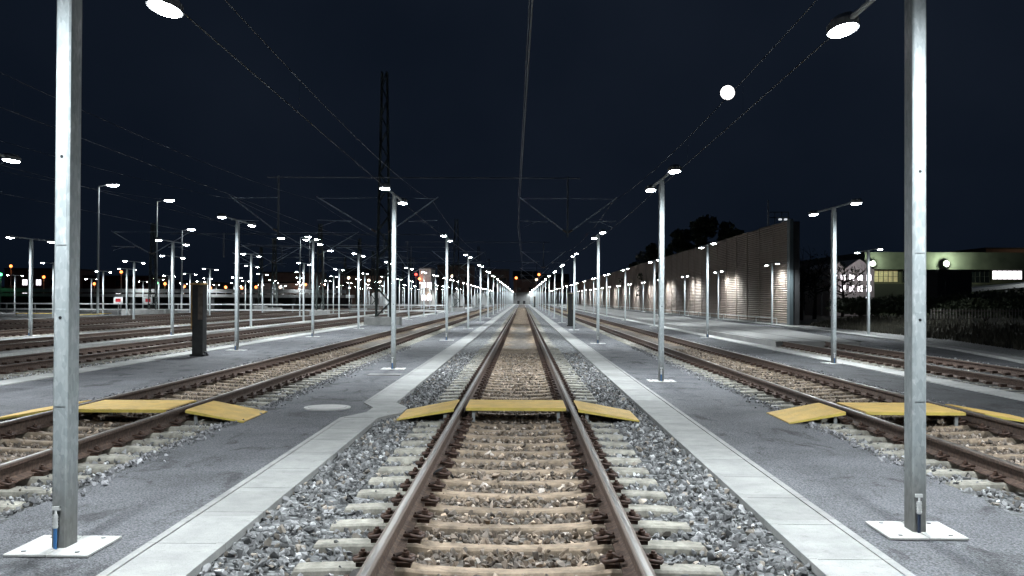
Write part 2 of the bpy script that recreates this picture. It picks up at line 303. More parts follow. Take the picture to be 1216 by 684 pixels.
# right side: crossing slab, kerb line and embankment
b = MB(); sl = [(8.95,36.0),(9.5,36.6),(11.9,36.0),(12.4,40),(13.4,52),(13.7,70),(13.7,YE),(8.9,YE),(8.9,60)]
b.add([(x,y,.16) for x,y in sl]+[(x,y,-.1) for x,y in sl], [tuple(range(9))]+[(i,(i+1)%9,(i+1)%9+9,i+9) for i in range(9)]); tag(b.build('pavement', CONC2), kind='structure')
b = MB()
for xx in (9.2, 10.72): b.add([(xx-.05,36.2,.164),(xx+.05,36.2,.164),(xx+.05,YE,.164),(xx-.05,YE,.164)], [(0,1,2,3)])
tag(b.build('flangeway', BLACK), kind='structure')
kl = [(10.9,15),(12.2,22),(13.35,28),(14.3,34),(15.1,41),(15.75,53),(16.2,67),(16.3,100),(16.3,YE)]
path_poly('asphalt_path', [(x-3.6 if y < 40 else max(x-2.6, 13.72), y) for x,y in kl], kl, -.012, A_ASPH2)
b = MB()
for (xa,ya),(xb,yb) in zip(kl[:-1], kl[1:]):
    b.add([(xa,ya,.06),(xa+.5,ya,.06),(xb+.5,yb,.06),(xb,yb,.06),(xa,ya,-.1),(xb,yb,-.1)], [(0,1,2,3),(0,3,5,4)])
tag(b.build('kerb', CONC), kind='structure')
b = MB(); vs = []; prof = [(.5,.03),(1.3,.04),(2.0,.08),(4.,.5),(8,.95),(14,1.2),(60,1.2),(300,1.0)]
el = [(7,2)]+kl+[(16.3,900)]
for x, y in el:
    for k, (dx, dz) in enumerate(prof):
        fl = .25 if y > 64 else (.6 if y > 52 else 1)
        vs.append((x+dx+random.uniform(-.1,.1)*(k>1), y, dz*fl+random.uniform(-.03,.03)*(k>1)))
n = len(prof); b.add(vs, [(j*n+i, j*n+i+1, (j+1)*n+i+1, (j+1)*n+i) for j in range(len(el)-1) for i in range(n-1)], True)
em = b.build('embankment', GRAV); em.data.materials.append(SOIL); tag(em, kind='structure')
for pl in em.data.polygons:
    if pl.index % (n-1) >= 2: pl.material_index = 1
# ------------------------------------------------------------------ stones
def proto_stones(k=14):
    out = []
    for _ in range(k):
        bm = bmesh.new()
        e = (1, random.uniform(.6,.9), random.uniform(.45,.75))
        for _ in range(10):
            v = Vector((random.gauss(0,1), random.gauss(0,1), random.gauss(0,1))).normalized()*random.uniform(.8,1)
            bm.verts.new((v.x*e[0], v.y*e[1], v.z*e[2]))
        bmesh.ops.convex_hull(bm, input=bm.verts)
        bmesh.ops.delete(bm, geom=[v for v in bm.verts if not v.link_faces], context='VERTS')
        bmesh.ops.triangulate(bm, faces=bm.faces); bm.verts.index_update()
        out.append((np.array([v.co[:] for v in bm.verts], np.float32), np.array([[v.index for v in fc.verts] for fc in bm.faces], np.int32))); bm.free()
    return out
PROTO = proto_stones()
def scatter(name, pts, size, tone, label):
    # pts (n,3), size (n,), tone (n,3)
    V, T, COL = [], [], []; off = 0; kind = rng.integers(0, len(PROTO), len(pts))
    for k, (pv, pt) in enumerate(PROTO):
        idx = np.where(kind == k)[0]; m = len(idx)
        if not m: continue
        q = rng.normal(size=(m,4)); q /= np.linalg.norm(q, axis=1)[:,None]; w,x,y,z = q.T
        R = np.stack([1-2*(y*y+z*z),2*(x*y-z*w),2*(x*z+y*w),2*(x*y+z*w),1-2*(x*x+z*z),2*(y*z-x*w),2*(x*z-y*w),2*(y*z+x*w),1-2*(x*x+y*y)],1).reshape(m,3,3)
        v = np.einsum('mij,nj->mni', R, pv)*size[idx][:,None,None]+pts[idx][:,None,:]
        V.append(v.reshape(-1,3)); T.append((pt[None]+(np.arange(m)*len(pv))[:,None,None]+off).reshape(-1,3)); off += m*len(pv)
        COL.append(np.repeat(tone[idx], len(pv), 0))
    V = np.concatenate(V).astype(np.float32); T = np.concatenate(T).astype(np.int32); COL = np.concatenate(COL)
    me = bpy.data.meshes.new(name); me.vertices.add(len(V)); me.vertices.foreach_set('co', V.ravel())
    me.loops.add(T.size); me.loops.foreach_set('vertex_index', T.ravel()); me.polygons.add(len(T))
    me.polygons.foreach_set('loop_start', np.arange(0, T.size, 3, dtype=np.int32)); me.polygons.foreach_set('loop_total', np.full(len(T), 3, np.int32))
    me.polygons.foreach_set('use_smooth', np.zeros(len(T), bool)); me.update(calc_edges=True); at = me.attributes.new('tone', 'FLOAT_COLOR', 'POINT')
    at.data.foreach_set('color', np.concatenate([COL, np.ones((len(COL),1))],1).astype(np.float32).ravel()); me.materials.append(STONE)
    o = ob(name, me); return tag(o, label, 'gravel', kind='stuff')
def stones(cx, x0, x1, y0, y1, label, dens=330, spill=0.12, wear=0.):
    n = int((x1-x0)*(y1-y0)*dens); y = y0+(y1-y0)*rng.random(n)**1.12; x = rng.uniform(x0-spill*0, x1, n)
    s = np.clip(rng.lognormal(math.log(.030), .3, n), .015, .055)*(1+np.clip((y-14)/80,0,.3))
    # level: below the sleeper tops; few stones on the sleepers themselves
    dy = np.abs(((y-6.2+.3) % .6)-.3); onsl = (dy < .105) & (np.abs(x-cx) < 1.31)
    rail = (np.abs(np.abs(x-cx)-.75) < .14)
    z = rng.uniform(-.065, -.022, n)
    z[onsl] = -.03
    keep = ~(onsl & (rng.random(n) > np.where((np.abs(x-cx) > 1.02) & (abs(cx) > 1), .32, .05))) & ~rail
    sh = np.abs(x-cx) > 1.32; z[sh] += .018
    z[onsl & (np.abs(x-cx)<1.3)] = .004
    s[onsl] *= .62
    t = np.exp(rng.normal(math.log(.19), .55, n)); t = np.clip(t, .04, .62)
    col = np.stack([t*.99, t*1.0, t*1.02], 1); hue = rng.random(n)
    if abs(cx) > 6: col = np.minimum(col*1.6, .6)
    warm = hue < .10; col[warm] *= np.array([1.12,.98,.82])
    inn = np.clip((.98-np.abs(x-cx))/.22, 0, 1)*rng.uniform(.45, .95, n)*(1 if abs(cx) < 6 else .12)
    rust = np.stack([t*.95+.035, t*.72+.022, t*.52+.012], 1); col = col*(1-inn[:,None])+rust*inn[:,None]
    p = np.stack([x,y,z],1)[keep]
    return scatter('ballast_stones', p, s[keep], col[keep], label)
stones(TR[0], -1.91, 1.76, 5.0, 31, 'loose grey ballast stones between and beside the rails of the centre track', 350)
stones(TR[-1], -6.62, -3.84, 7.0, 32, 'grey ballast stones round the sleepers of the track left of the centre', 290)
stones(TR[1], 3.84, 6.5, 7.3, 34, 'grey ballast stones round the sleepers of the track right of the centre', 290)
stones(TR[-2], -13.3, -9.97, 19, 38, 'pale ballast stones of the left track beyond the asphalt path', 170)
stones(TR[3], 8.66, 12.2, 19, 36, 'pale ballast stones of the right track ending at the concrete slab', 170)
def spillstones():
    P = []; 
    for x0, sg, y0 in ((-3.84, 1, 8), (3.84, -1, 9), (-6.6, -1, 12), (6.5, 1, 14)):
        n = 1700; P.append(np.stack([x0+sg*np.abs(rng.normal(0,.10,n)), rng.uniform(y0, y0+26, n), np.full(n, .012)],1))
    P = np.concatenate(P); n = len(P); t = np.clip(np.exp(rng.normal(math.log(.2),.4,n)), .06, .5)
    scatter('spilled_stones', P, np.clip(rng.lognormal(math.log(.023),.35,n),.01,.05), np.stack([t,t,t*1.05],1), 'stray stones spilled from the ballast onto the asphalt edges')
spillstones()
# ------------------------------------------------------------------ tracks
def sleeper_mesh(m=None):
    b = MB(); st = [(-1.3,.066,-.035),(-1.285,.074,-.006),(-1.05,.08,.004),(-.62,.085,.006),(-.5,.072,-.012),(-.25,.060,-.024),(0,.056,-.03)]
    st = st+[(-x,w,z) for x,w,z in st[::-1][1:]]; vs = []
    for x, w, z in st: vs += [(x,-.14,-.2),(x,-w-.016,z-.014),(x,-w,z),(x,w,z),(x,w+.016,z-.014),(x,.14,-.2)]
    n = 6; b.add(vs, [(j*n+i, j*n+(i+1)%n, (j+1)*n+(i+1)%n, (j+1)*n+i) for j in range(len(st)-1) for i in range(n)]+[tuple(range(n)), tuple(range(len(vs)-1,len(vs)-n-1,-1))])
    return b.mesh('sleeper', m or SLEEP)
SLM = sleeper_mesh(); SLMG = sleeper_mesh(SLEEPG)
def clip_geo(b, x, y, s):        # s: +1 clip on the +x side of the rail
    b.box(min(x+s*.08,x+s*.165), max(x+s*.08,x+s*.165), y-.055, y+.055, -.005, .024)      # angled guide plate
    b.tube([(x+s*.13,y,.02),(x+s*.13,y,.095)], .015, 6); b.tube([(x+s*.13,y,.058),(x+s*.13,y,.080)], .027, 6)
    b.tube([(x+s*.055,y-.035,.045),(x+s*.10,y-.07,.052),(x+s*.17,y-.062,.038),(x+s*.185,y-.03,.04),(x+s*.12,y,.05),(x+s*.185,y+.03,.04),(x+s*.17,y+.062,.038),(x+s*.10,y+.07,.052),(x+s*.055,y+.035,.045)], .013, 6)
b = MB(); clip_geo(b, 0, 0, 1); CLM = b.mesh('rail_clip', CLIP)
DROP = mat('drop_post_steel', (.10,.115,.13), .6)
RP = [(-.075,0),(.075,0),(.075,.011),(.03,.024),(.0085,.04),(.0085,.122),(.036,.138),(.036,.160),(-.036,.160),(-.036,.138),(-.0085,.122),(-.0085,.04),(-.03,.024),(-.075,.011)]
HP = [(-.0362,.160),(.0362,.160),(.0355,.166),(.030,.1705),(.012,.172),(-.012,.172),(-.030,.1705),(-.0355,.166)]
def track(cx, y0, y1, label, n_sl, n_clip, y_sl=None, simple=False):
    t = empty('railway_track', (cx,0,0), label=label, cat='railway track', group='parallel railway tracks')
    for s in (-1, 1):
        # rail inclined 1:40 is ignored; origin on the rail axis
        rl = MB().prism(RP, y0, y1).build('rail', RUST, t, (s*.75,0,.006)); MB().prism(HP, y0, y1).build('running_surface', RTOP, rl, (0,0,.0005))
    ys = np.arange(6.2 if y_sl is None else y_sl, y1, .6); ys = ys[ys > y0]
    for i, y in enumerate(ys[:n_sl]):
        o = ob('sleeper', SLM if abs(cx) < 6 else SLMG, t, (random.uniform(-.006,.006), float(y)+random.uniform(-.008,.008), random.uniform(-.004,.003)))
        if i < n_clip:
            for rx in (-.75, .75):
                for s in (-1, 1):
                    c = ob('rail_clip', CLM, o, (rx, 0, .006))
                    if s < 0: c.rotation_euler = (0,0,math.pi)
    rest = ys[n_sl:]; rest = rest[rest < 190]
    if len(rest):
        b = MB()
        for y in rest: b.box(-1.3, 1.3, y-.1, y+.1, -.12, .0)
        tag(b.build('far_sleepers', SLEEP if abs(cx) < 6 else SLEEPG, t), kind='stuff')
    cl = ys[n_clip:]; cl = cl[cl < 110]
    if len(cl):
        b = MB()
        for y in cl:
            for rx in (-.75,.75):
                for s in (-1,1):
                    x = rx+s*.12; b.box(x-.06, x+.06, y-.06, y+.06, -.01, .06)
        tag(b.build('far_rail_clips', CLIP, t), kind='stuff')
    return t
T0 = track(TR[0], -4, YE, 'centre railway track running straight away from the viewer, with rusty rails', 100, 30, 5.6)
track(TR[-1], -4, YE, 'railway track between the two asphalt paths left of the centre track', 100, 22, 8.0)
track(TR[1], -4, YE, 'railway track between the two asphalt paths right of the centre track', 100, 22, 9.2)
track(TR[-2], 0, YE, 'railway track just beyond the wide asphalt path on the left', 90, 0, 18.8)
track(TR[-3], 0, YE, 'second railway track beyond the wide left asphalt path', 80, 0, 25.4)
track(TR[-4], 0, YE, 'third railway track beyond the wide left asphalt path', 70, 0, 32)
track(TR[-5], 0, YE, 'fourth railway track beyond the wide left asphalt path', 0, 0, 40)
track(TR[-6], 0, YE, 'farthest left railway track, just before the white guard rail', 0, 0, 50)
track(TR[3], 0, 36.1, 'short track on the right ending at the pale concrete crossing slab', 31, 0, 17.6)
for px in (-.75, .75):        # earthing loops at the rails
    for s in (-1, 1):
        if px < 0 and s < 0: continue
        pts = [(px+s*(.05+.16*math.sin(a)), 9.15+.02*math.cos(a*2), .07+.075*math.sin(a)) for a in np.linspace(0, math.pi*.95, 9)]
        pts = [(px+s*(.04+.17*k/8), 9.15+.10*k/8, .05+.065*math.sin(math.pi*k/8)-.05*k/8) for k in range(9)]
        MB().tube(pts, .010, 7).build('earth_cable', BLACK, T0)
# ------------------------------------------------------------------ crossing panels
def panel(x0, x1, y0, y1, z0, z1, label, legs=True):
    t = empty('crossing_panel', ((x0+x1)/2,(y0+y1)/2,0), label=label, cat='crossing panel', group='yellow crossing panels over the tracks')
    cx, cy = (x0+x1)/2, (y0+y1)/2; L = x1-x0; b = MB(); nb = 9
    zf = lambda x: z0+(z1-z0)*(x+L/2)/L
    h = (y1-y0)/2
    b.add([(-L/2,-h,zf(-L/2)),(L/2,-h,zf(L/2)),(L/2,h,zf(L/2)),(-L/2,h,zf(-L/2)),(-L/2,-h,zf(-L/2)-.012),(L/2,-h,zf(L/2)-.012),(L/2,h,zf(L/2)-.012),(-L/2,h,zf(-L/2)-.012)],
          [(0,1,2,3),(4,7,6,5),(0,4,5,1),(1,5,6,2),(2,6,7,3),(3,7,4,0)])
    for k in range(12):      # anti-slip ribs across the deck
        y = -h+(k+.5)*2*h/12
        b.add([(-L/2+.01,y-.02,zf(-L/2)),(L/2-.01,y-.02,zf(L/2)),(L/2-.01,y,zf(L/2)+.006),(-L/2+.01,y,zf(-L/2)+.006),(L/2-.01,y+.02,zf(L/2)),(-L/2+.01,y+.02,zf(-L/2))], [(0,1,2,3),(3,2,4,5)])
    b.build('deck', YEL, t)
    for sy in (-1, 1):
        b = MB(); y = sy*(h+.008); zz = .040
        b.add([(-L/2,y-.008,zf(-L/2)-.003),(L/2,y-.008,zf(L/2)-.003),(L/2,y+.008,zf(L/2)-.003),(-L/2,y+.008,zf(-L/2)-.003),(-L/2,y-.008,max(zf(-L/2)-zz,.0)),(L/2,y-.008,max(zf(L/2)-zz,.0)),(L/2,y+.008,max(zf(L/2)-zz,.0)),(-L/2,y+.008,max(zf(-L/2)-zz,.0))],
              [(0,1,2,3),(4,7,6,5),(0,4,5,1),(1,5,6,2),(2,6,7,3),(3,7,4,0)])
        b.build('edge_skirt', YEDGE, t)
    if legs:
        for lx in ((-L/2+.1, L/2-.1) if abs(z1-z0) < .02 else ((L/2-.12,) if z1 > z0 else (-L/2+.12,))):
            b = MB(); b.box(lx-.02, lx+.02, -h+.03, -h+.07, -.03, zf(lx)-.014); b.box(lx-.02, lx+.02, h-.07, h-.03, -.03, zf(lx)-.014); b.box(lx-.07, lx+.07, -h+.02, -h+.08, zf(lx)-.035, zf(lx)-.013)
            b.build('support_leg', STEELG, t)
    return t
panel(-.74, .59, 13.55, 14.6, .178, .178, 'flat yellow crossing panel between the rails of the centre track')
panel(-1.66, -.90, 13.55, 14.75, .02, .165, 'short yellow ramp left of the centre track, pointing at the jog in the duct')
panel(.75, 1.56, 13.55, 14.75, .165, .02, 'short yellow ramp right of the centre track')
panel(-5.86, -4.58, 13.1, 14.3, .178, .178, 'flat yellow crossing panel between the rails of the track left of the centre')
panel(-4.36, -3.6, 13.2, 14.4, .165, .02, 'yellow ramp on the near side of the left neighbour track')
panel(-6.95, -6.1, 13.2, 14.4, .02, .165, 'yellow ramp on the far side of the left neighbour track, behind the galvanised post')
panel(4.47, 5.76, 13.3, 14.5, .178, .178, 'flat yellow crossing panel between the rails of the track right of the centre')
panel(3.5, 4.24, 13.4, 14.6, .02, .165, 'yellow ramp on the near side of the right neighbour track')
panel(6.0, 6.9, 13.3, 14.5, .165, .02, 'yellow ramp on the far side of the right neighbour track, at the picture edge')
panel(-39.3, -37.0, 89.5, 91.5, .05, .2, 'far yellow crossing panel right of the near left post, beyond all tracks')
panel(-44.2, -40.9, 88.5, 90.5, .2, .2, 'far yellow crossing panel left of the near left post, beyond all tracks')
# manhole cover set in the asphalt
def manhole(x, y, rx, ry, label):
    t = empty('manhole_cover', (x,y,.004), label=label, cat='manhole cover')
    b = MB(); n = 32; c = [(rx*math.cos(2*math.pi*k/n), ry*math.sin(2*math.pi*k/n)) for k in range(n)]
    b.add([(p,q,.016) for p,q in c]+[(p,q,-.1) for p,q in c]+[(p*.80,q*.80,.019) for p,q in c]+[(p*.82,q*.82,.016) for p,q in c]+[(p*.2,q*.2,.021) for p,q in c], [(k,(k+1)%n,n+(k+1)%n,n+k) for k in range(n)]+[(k,(k+1)%n,3*n+(k+1)%n,3*n+k) for k in range(n)]+[(2*n+k,2*n+(k+1)%n,4*n+(k+1)%n,4*n+k) for k in range(n)]+[tuple(range(4*n,5*n))])
    b.build('lid', PLATE, t)
manhole(-2.86, 15.0, .34, .37, 'round pale manhole cover in the asphalt beside the jog of the duct')
b = MB(); b.box(-3.25,-2.55,21.4,21.75,-.05,.018); b.box(-3.22,-2.58,21.57,21.575,.018,.0195)
tag(b.build('hatch_cover', CONCD), 'thin pale rectangular hatch in the asphalt in front of the second left lamp post', 'hatch')
# ------------------------------------------------------------------ lamp posts
def lens_mesh():
    b = MB(); a, c = .102, .243; ring = [(math.cos(t)*a*(1 if abs(math.cos(t))<.8 else .96), math.sin(t)*c) for t in np.linspace(0, 2*math.pi, 13)[:-1]]
    n = 12; b.add([(x,y,0) for x,y in ring]+[(x*.93,y*.95,-.038) for x,y in ring]+[(0,0,-.062)], [(k,(k+1)%n,n+(k+1)%n,n+k) for k in range(n)]+[(n+k,n+(k+1)%n,2*n) for k in range(n)], True)
    return b.mesh('lens', LENS)
def head_mesh():
    b = MB(); n = 12; ring = [(math.cos(t)*.12, math.sin(t)*.27) for t in np.linspace(0, 2*math.pi, 13)[:-1]]
    b.add([(x,y,-.034) for x,y in ring]+[(x,y,.03) for x,y in ring]+[(x*.7,y*.8,.075) for x,y in ring], [(k,(k+1)%n,n+(k+1)%n,n+k) for k in range(n)]+[(n+k,n+(k+1)%n,2*n+(k+1)%n,2*n+k) for k in range(n)]+[tuple(range(2*n,3*n))])
    b.add([(x,y,-.034) for x,y in ring]+[(x*.85,y*.9,-.030) for x,y in ring], [(k,(k+1)%n,n+(k+1)%n,n+k) for k in range(n)])
    return b.mesh('lamp_head', HEAD)
def make_post(full=True):
    t = empty('lamp_post')
    gm = GALV if full else GALV_F
    b = MB()
    if full:
        prof = []; w, d, bv = .0475, .085, .010
        lo = [(-w+bv,-d),(w-bv,-d),(w,-d+bv),(w,d-bv),(w-bv,d),(-w+bv,d),(-w,d-bv),(-w,-d+bv)]
        zs = [0, 3.88]; b.add([(x,y,z) for z in zs for x,y in lo], [(k,(k+1)%8,8+(k+1)%8,8+k) for k in range(8)]+[tuple(range(8,16))])
    else: b.box(-.0475,.0475,-.085,.085,0,3.88)
    b.build('pole', gm, t)
    b = MB(); b.tube([(0,-1.5,4.0),(0,1.5,4.0)], .024, 8); b.box(-.04,.04,-.06,.06,3.88,4.0); b.build('arm', gm, t)
    for s in (-1, 1):
        h = ob('lamp_head', HEADM, t, (0, s*1.65, 3.985)); ob('lens', LENSM, h, (0,0,-.002)); ob('lamp_beam', BEAM, h, (0,0,-.11))
    if full:
        for s in (-1, 1):      # two half plates with slotted bolts
            b = MB(); b.bbox(s*.265 if s<0 else .004, -.004 if s<0 else .265, -.26, .26, .006, .020, .003)
            p = b.build('base_plate', PLATE, t)
            b = MB(); 
            for yy in (-.19, .19): b.tube([(s*.17,yy,.019),(s*.17,yy,.026)], .016, 8)
            b.build('bolt', STEELG, p)
        for k, z in enumerate((.92, 1.95)):
            b = MB(); b.bbox(-.034, .034, -.0895, -.084, z, z+.62, .002); dd = b.build('access_door', gm, t)
            b = MB(); b.tube([(0,-.0925,z+.565),(0,-.089,z+.565)], .010, 10); b.build('lock', BLACK, dd)
        b = MB(); b.tube([(-.012,-.105,.012),(-.012,-.105,.15)], .012, 8); b.build('conduit', BLUE, t)
        b = MB(); b.tube([(-.012,-.105,.15),(-.012,-.105,.235)], .017, 8)
        for k in range(4): b.tube([(-.012,-.105,.158+k*.019),(-.012,-.105,.166+k*.019)], .0195, 8)
        b.tube([(-.012,-.105,.235),(-.010,-.1,.26)], .008, 6); b.box(-.034,.014,-.105,-.084,.262,.284); b.build('cable_gland', WHITE, t)
    else:
        b = MB(); b.box(-.26,.26,-.2,.2,.0,.018); b.build('base_plate', PLATE, t)
    return t
LENSM, HEADM = lens_mesh(), head_mesh()
BEAM = bpy.data.lights.new('lamp_beam', 'SPOT'); BEAM.energy = LAMP_W; BEAM.spot_size = math.radians(168); BEAM.spot_blend = .68; BEAM.shadow_soft_size = .09; BEAM.color = (.90,.97,1.)
near = make_post(True); farp = make_post(False); remember(near); remember(farp)
used = {'n': False, 'f': False}
def post(x, y, label, group, z=.004, full=None):
    k = 'n' if (y < 46 if full is None else full) else 'f'; src = near if k == 'n' else farp
    o = src if not used[k] else copy_tree(src); used[k] = True
    o.location = (x, y, z); o.rotation_euler = (random.uniform(-.003,.003) if y > 10 else 0, random.uniform(-.004,.004) if y > 10 else 0, random.uniform(-.03,.03)); tag(o, label, 'lamp post', group); return o
def row(x, ys, where, dx=0):
    for i, y in enumerate(ys): post(x+random.uniform(-.02,.02), y, f'{ORD[i]} twin lamp post {where}', 'twin lamp posts in rows between the tracks')
row(-2.93, [6.56,23.3,39.5]+[39.5+16.2*k for k in range(1,21)], 'of the row left of the centre track')
row(2.76, [7.17,20.2,37.3]+[37.3+16.6*k for k in range(1,20)], 'of the row right of the centre track')
row(-8.75, [15.75,31.2,42.5]+[42.5+12.1*k for k in range(1,22)], 'on the outer edge of the wide left path')
row(-14.88, [43.2,55.8]+[55.8+13.5*k for k in range(1,15)], 'of the row beside the second track beyond the left path')
row(-20.15, [41.6,58.6,75.65]+[75.65+16.5*k for k in range(1,12)], 'of the row beside the third track beyond the left path')
row(-25.8, [67.5,84,101]+[101+17*k for k in range(1,10)], 'of the row beside the fourth track beyond the left path')
row(-33.0, [71.4,84.8,101,117.5]+[117.5+17*k for k in range(1,9)], 'of the row just before the far left guard rail')
row(-38.4, [85,93,110.5,124]+[124+17*k for k in range(1,8)], 'of the row beyond the far left yellow panels')
row(-46.5, [104,130,147,164,181,198,215], 'of the last row but one on the far left')
row(-56, [112,132,150,168,186,204], 'of the outermost row on the far left')
row(8.0, [26.2,44,61.8]+[61.8+17.4*k for k in range(1,14)], 'on the dark path right of the right neighbour track')
row(16.35, [48.3,66.9,85]+[85+17.6*k for k in range(1,13)], 'of the row before the brown noise barrier')
post(8.0, 9.0, 'galvanised twin lamp post beside the right path, just outside the picture', 'twin lamp posts in rows between the tracks', full=False)
post(-14.88, 30, 'galvanised twin lamp post beyond the left path, just outside the picture', 'twin lamp posts in rows between the tracks', full=False) if False else None
for o in [q for q in C.objects if q.name.startswith('lamp_post') and abs(q.location.x-2.76) < .1 and abs(q.location.y-7.17) < .1]:
    for c in o.children:
        if c.name.startswith('conduit'): c.data = c.data.copy(); c.data.materials[0] = DBLUE
# ------------------------------------------------------------------ upright cabinets
def cabinet(x, y, h, label, w=.34, board=OCHRE):
    t = empty('cable_cabinet', (x,y,.004), label=label, cat='cabinet', group='slim upright cabinets beside the tracks')
    MB().bbox(-w/2+.04, w/2, -.18, .18, .06, h-.05, .012).build('body', DARK, t)
    MB().bbox(-w/2, -w/2+.04, -.17, .17, h*.37, h-.05, .006).build('front_board', board, t)
    MB().bbox(w/2-.14, w/2-.01, -.187, -.180, h*.5, h-.1, .002).build('side_plate', BROWN, t)
    MB().bbox(-w/2-.03, w/2+.02, -.20, .20, h-.05, h, .012).build('cap', board, t)
    MB().bbox(-w/2-.02, w/2+.05, -.21, .21, 0, .06, .015).build('foot', BLACK, t)
    b = MB(); b.tube([(w/2,-.05,.12),(w/2+.07,-.06,.09),(w/2+.10,-.07,.02)], .025, 7); b.build('cable', BLACK, t)
cabinet(-8.97, 28.2, 2.02, 'slim dark upright cabinet with ochre edge board on the wide left path')
cabinet(2.95, 62, 2.0, 'slim grey-brown cabinet among the lamp posts right of the centre track', .42, mat('cream_board', (.5,.42,.28), .8))
cabinet(2.55, 205, 2.2, 'tiny far cabinet near the vanishing point right of the centre track', .5)
# ------------------------------------------------------------------ catenary
def mast(x, y, h, w, label, big=True):
    t = empty('catenary_mast', (x,y,0), label=label, cat='catenary mast', group='lattice catenary masts')
    MB().bbox(-w*.95, w*.95, -.6, .6, -.1, .5, .03).build('foundation', CONC, t)
    for s in (-1, 1):
        b = MB(); b.tube([(s*w*.38,-.1,.5),(s*w*.13,-.1,h)], .055 if big else .05, 4); b.tube([(s*w*.38,.3,.5),(s*w*.13,.3,h)], .055 if big else .05, 4)
        b.build('leg', MASTG, t)
    b = MB(); n = int(h/.9); f_ = lambda z: w*(.38-.25*(z-.5)/(h-.5))
    for k in range(n):
        z0 = .5+(h-.5)*k/n; z1 = .5+(h-.5)*(k+1)/n; s = 1 if k % 2 else -1
        for yy in (-.1, .3): b.tube([(s*f_(z0),yy,z0),(-s*f_(z1),yy,z1)], .03, 4)
        b.tube([(s*f_(z0),-.1,z0),(s*f_(z1),.3,z1)], .025, 4)
    b.build('bracing', MASTG, t)
    return t
def cantilever(x, y, d, px, zc=5.98, label='', group='cantilevers holding the overhead wires'):
    # from a support at x reaching to the wire at px ; d = +-1
    t = empty('cantilever', (x,y,0), label=label, cat='cantilever', group=group); L = abs(px-x)
    b = MB(); b.tube([(d*.15,0,zc-.25),(d*(L+.25),0,zc+1.85)], .034, 8); b.build('diagonal_tube', TUBE, t)
    b = MB(); b.tube([(0,0,zc+1.78),(d*(L+.1),0,zc+1.75)], .016, 6); b.build('top_tube', TUBE, t)
    b = MB(); b.tube([(d*(L*.45),0,zc+.35),(d*(L+.2),0,zc+.42)], .02, 6); b.tube([(d*(L*.7),0,zc+.38),(d*L,0,zc+.02)], .012, 5); b.build('steady_arm', TUBE, t)
    b = MB(); b.tube([(d*.02,0,zc-.3),(d*.3,0,zc-.13)], .06, 8); b.build('insulator', BROWN, t)
YM = 62.
def portal(y, xa, xb, zbeam, drops, label):
    t = empty('cross_span', ((xa+xb)/2,y,0), label=label, cat='cross span', group='cross spans carrying the overhead wires'); cx = (xa+xb)/2
    b = MB(); b.tube([(xa-cx,0,zbeam),(xb-cx,0,zbeam)], .035, 6); b.build('span_wire', WIRE, t)
    for dx in drops:
        b = MB(); b.box(dx-cx-.05, dx-cx+.05, -.05, .05, 5.4, zbeam+.1); b.build('drop_post', DROP, t)
mast(-8.55, YM+.6, 15.6, 1.15, 'tall dark lattice mast on a concrete block behind the second left lamp post')
portal(YM, -15.6, 3.5, 9.0, [2.75, -14.9], 'nearest thin cross span over the centre and left tracks')
WHERE = {0:'centre track', -1:'left neighbour track', 1:'right neighbour track', -2:'first track beyond the left path', -3:'second track beyond the left path', -4:'third track beyond the left path'}
sup = {0:(2.75,-1), 1:(2.75,1), -1:(-8.2,1), -2:(-8.9,-1), -3:(-14.9,-1)}
off = {0:.28, 1:.75, -1:-.35, -2:-1.3, -3:-2.3}
wz = {}
for k, (sx, d) in sup.items(): cantilever(sx, YM, d, TR[k]+off[k]*.5, label=f'nearest cantilever over the {WHERE[k]}')
cantilever(-30.6, 50., 1, -25.9, 6.4, label='cantilever cut by the left picture edge beside the near left post')
M2 = mast(-30.9, 50.4, 10, .8, 'lattice mast just outside the left picture edge', False)
for j, (y, nm) in enumerate(((132,'second'),(200,'third'),(262,'fourth'))):
    mast(-8.6, y+.5, 12, 1.3, f'{nm} lattice mast in the line behind the tall nearest one')
    portal(y, -15.2, 3.5, 9.0, [2.75, -14.9], f'{nm} cross span along the centre and left tracks')
    for k, (sx, d) in sup.items(): cantilever(sx, y, d, TR[k]+(-1)**j*.2, label=f'{nm} cantilever along the {WHERE[k]}')
for j, (x, y) in enumerate(((-34.6,95),(-18.9,95),(-28.8,118),(-18.9,118),(-36,140),(-22,150),(-30,172),(-18.9,172),(-24,205))):
    mast(x, y, 8.6, .9, f'{ORD[j]} slim green lattice mast over the left yard counting from the camera' , False)
    for s, pk in ((-1, x-3.6), (1, x+3.4)): cantilever(x, y-.2, s, pk, label=f'{"left" if s<0 else "right"} cantilever on the {ORD[j]} slim mast of the left yard')
    if j % 2: portal(y-.1, x-14, x+12, 7.6, [x-9, x+6], f'{ORD[j]} cross beam over the left yard')
def wire(k, xs, label, q=1.):
    # contact wire and messenger with droppers, supports at given y
    t = empty('overhead_wire', (TR[k],0,0), label=label, cat='overhead wire', group='overhead wires above the tracks')
    ysup = [-6, YM, 132, 200, 262, 330]; c, mm = MB(), MB(); dr = MB()
    for a, bb, xa, xb in zip(ysup[:-1], ysup[1:], xs[:-1], xs[1:]):
        n = 16; cp, mp = [], []
        for i in range(n+1):
            s = i/n; x = xa+(xb-xa)*s; y = a+(bb-a)*s
            cp.append((x,y,5.98-.06*4*s*(1-s)*.5)); mp.append((x,y,7.62-4*s*(1-s)*.9))
            if 0 < i < n and i % 2: dr.tube([cp[-1], mp[-1]], .0022, 3, False)
        c.tube(cp, .014*q, 5, False); mm.tube(mp, .0115*q, 5, False)
    c.build('contact_wire', WIRE, t); mm.build('messenger_wire', WIRE, t); dr.build('dropper', WIRE, t)
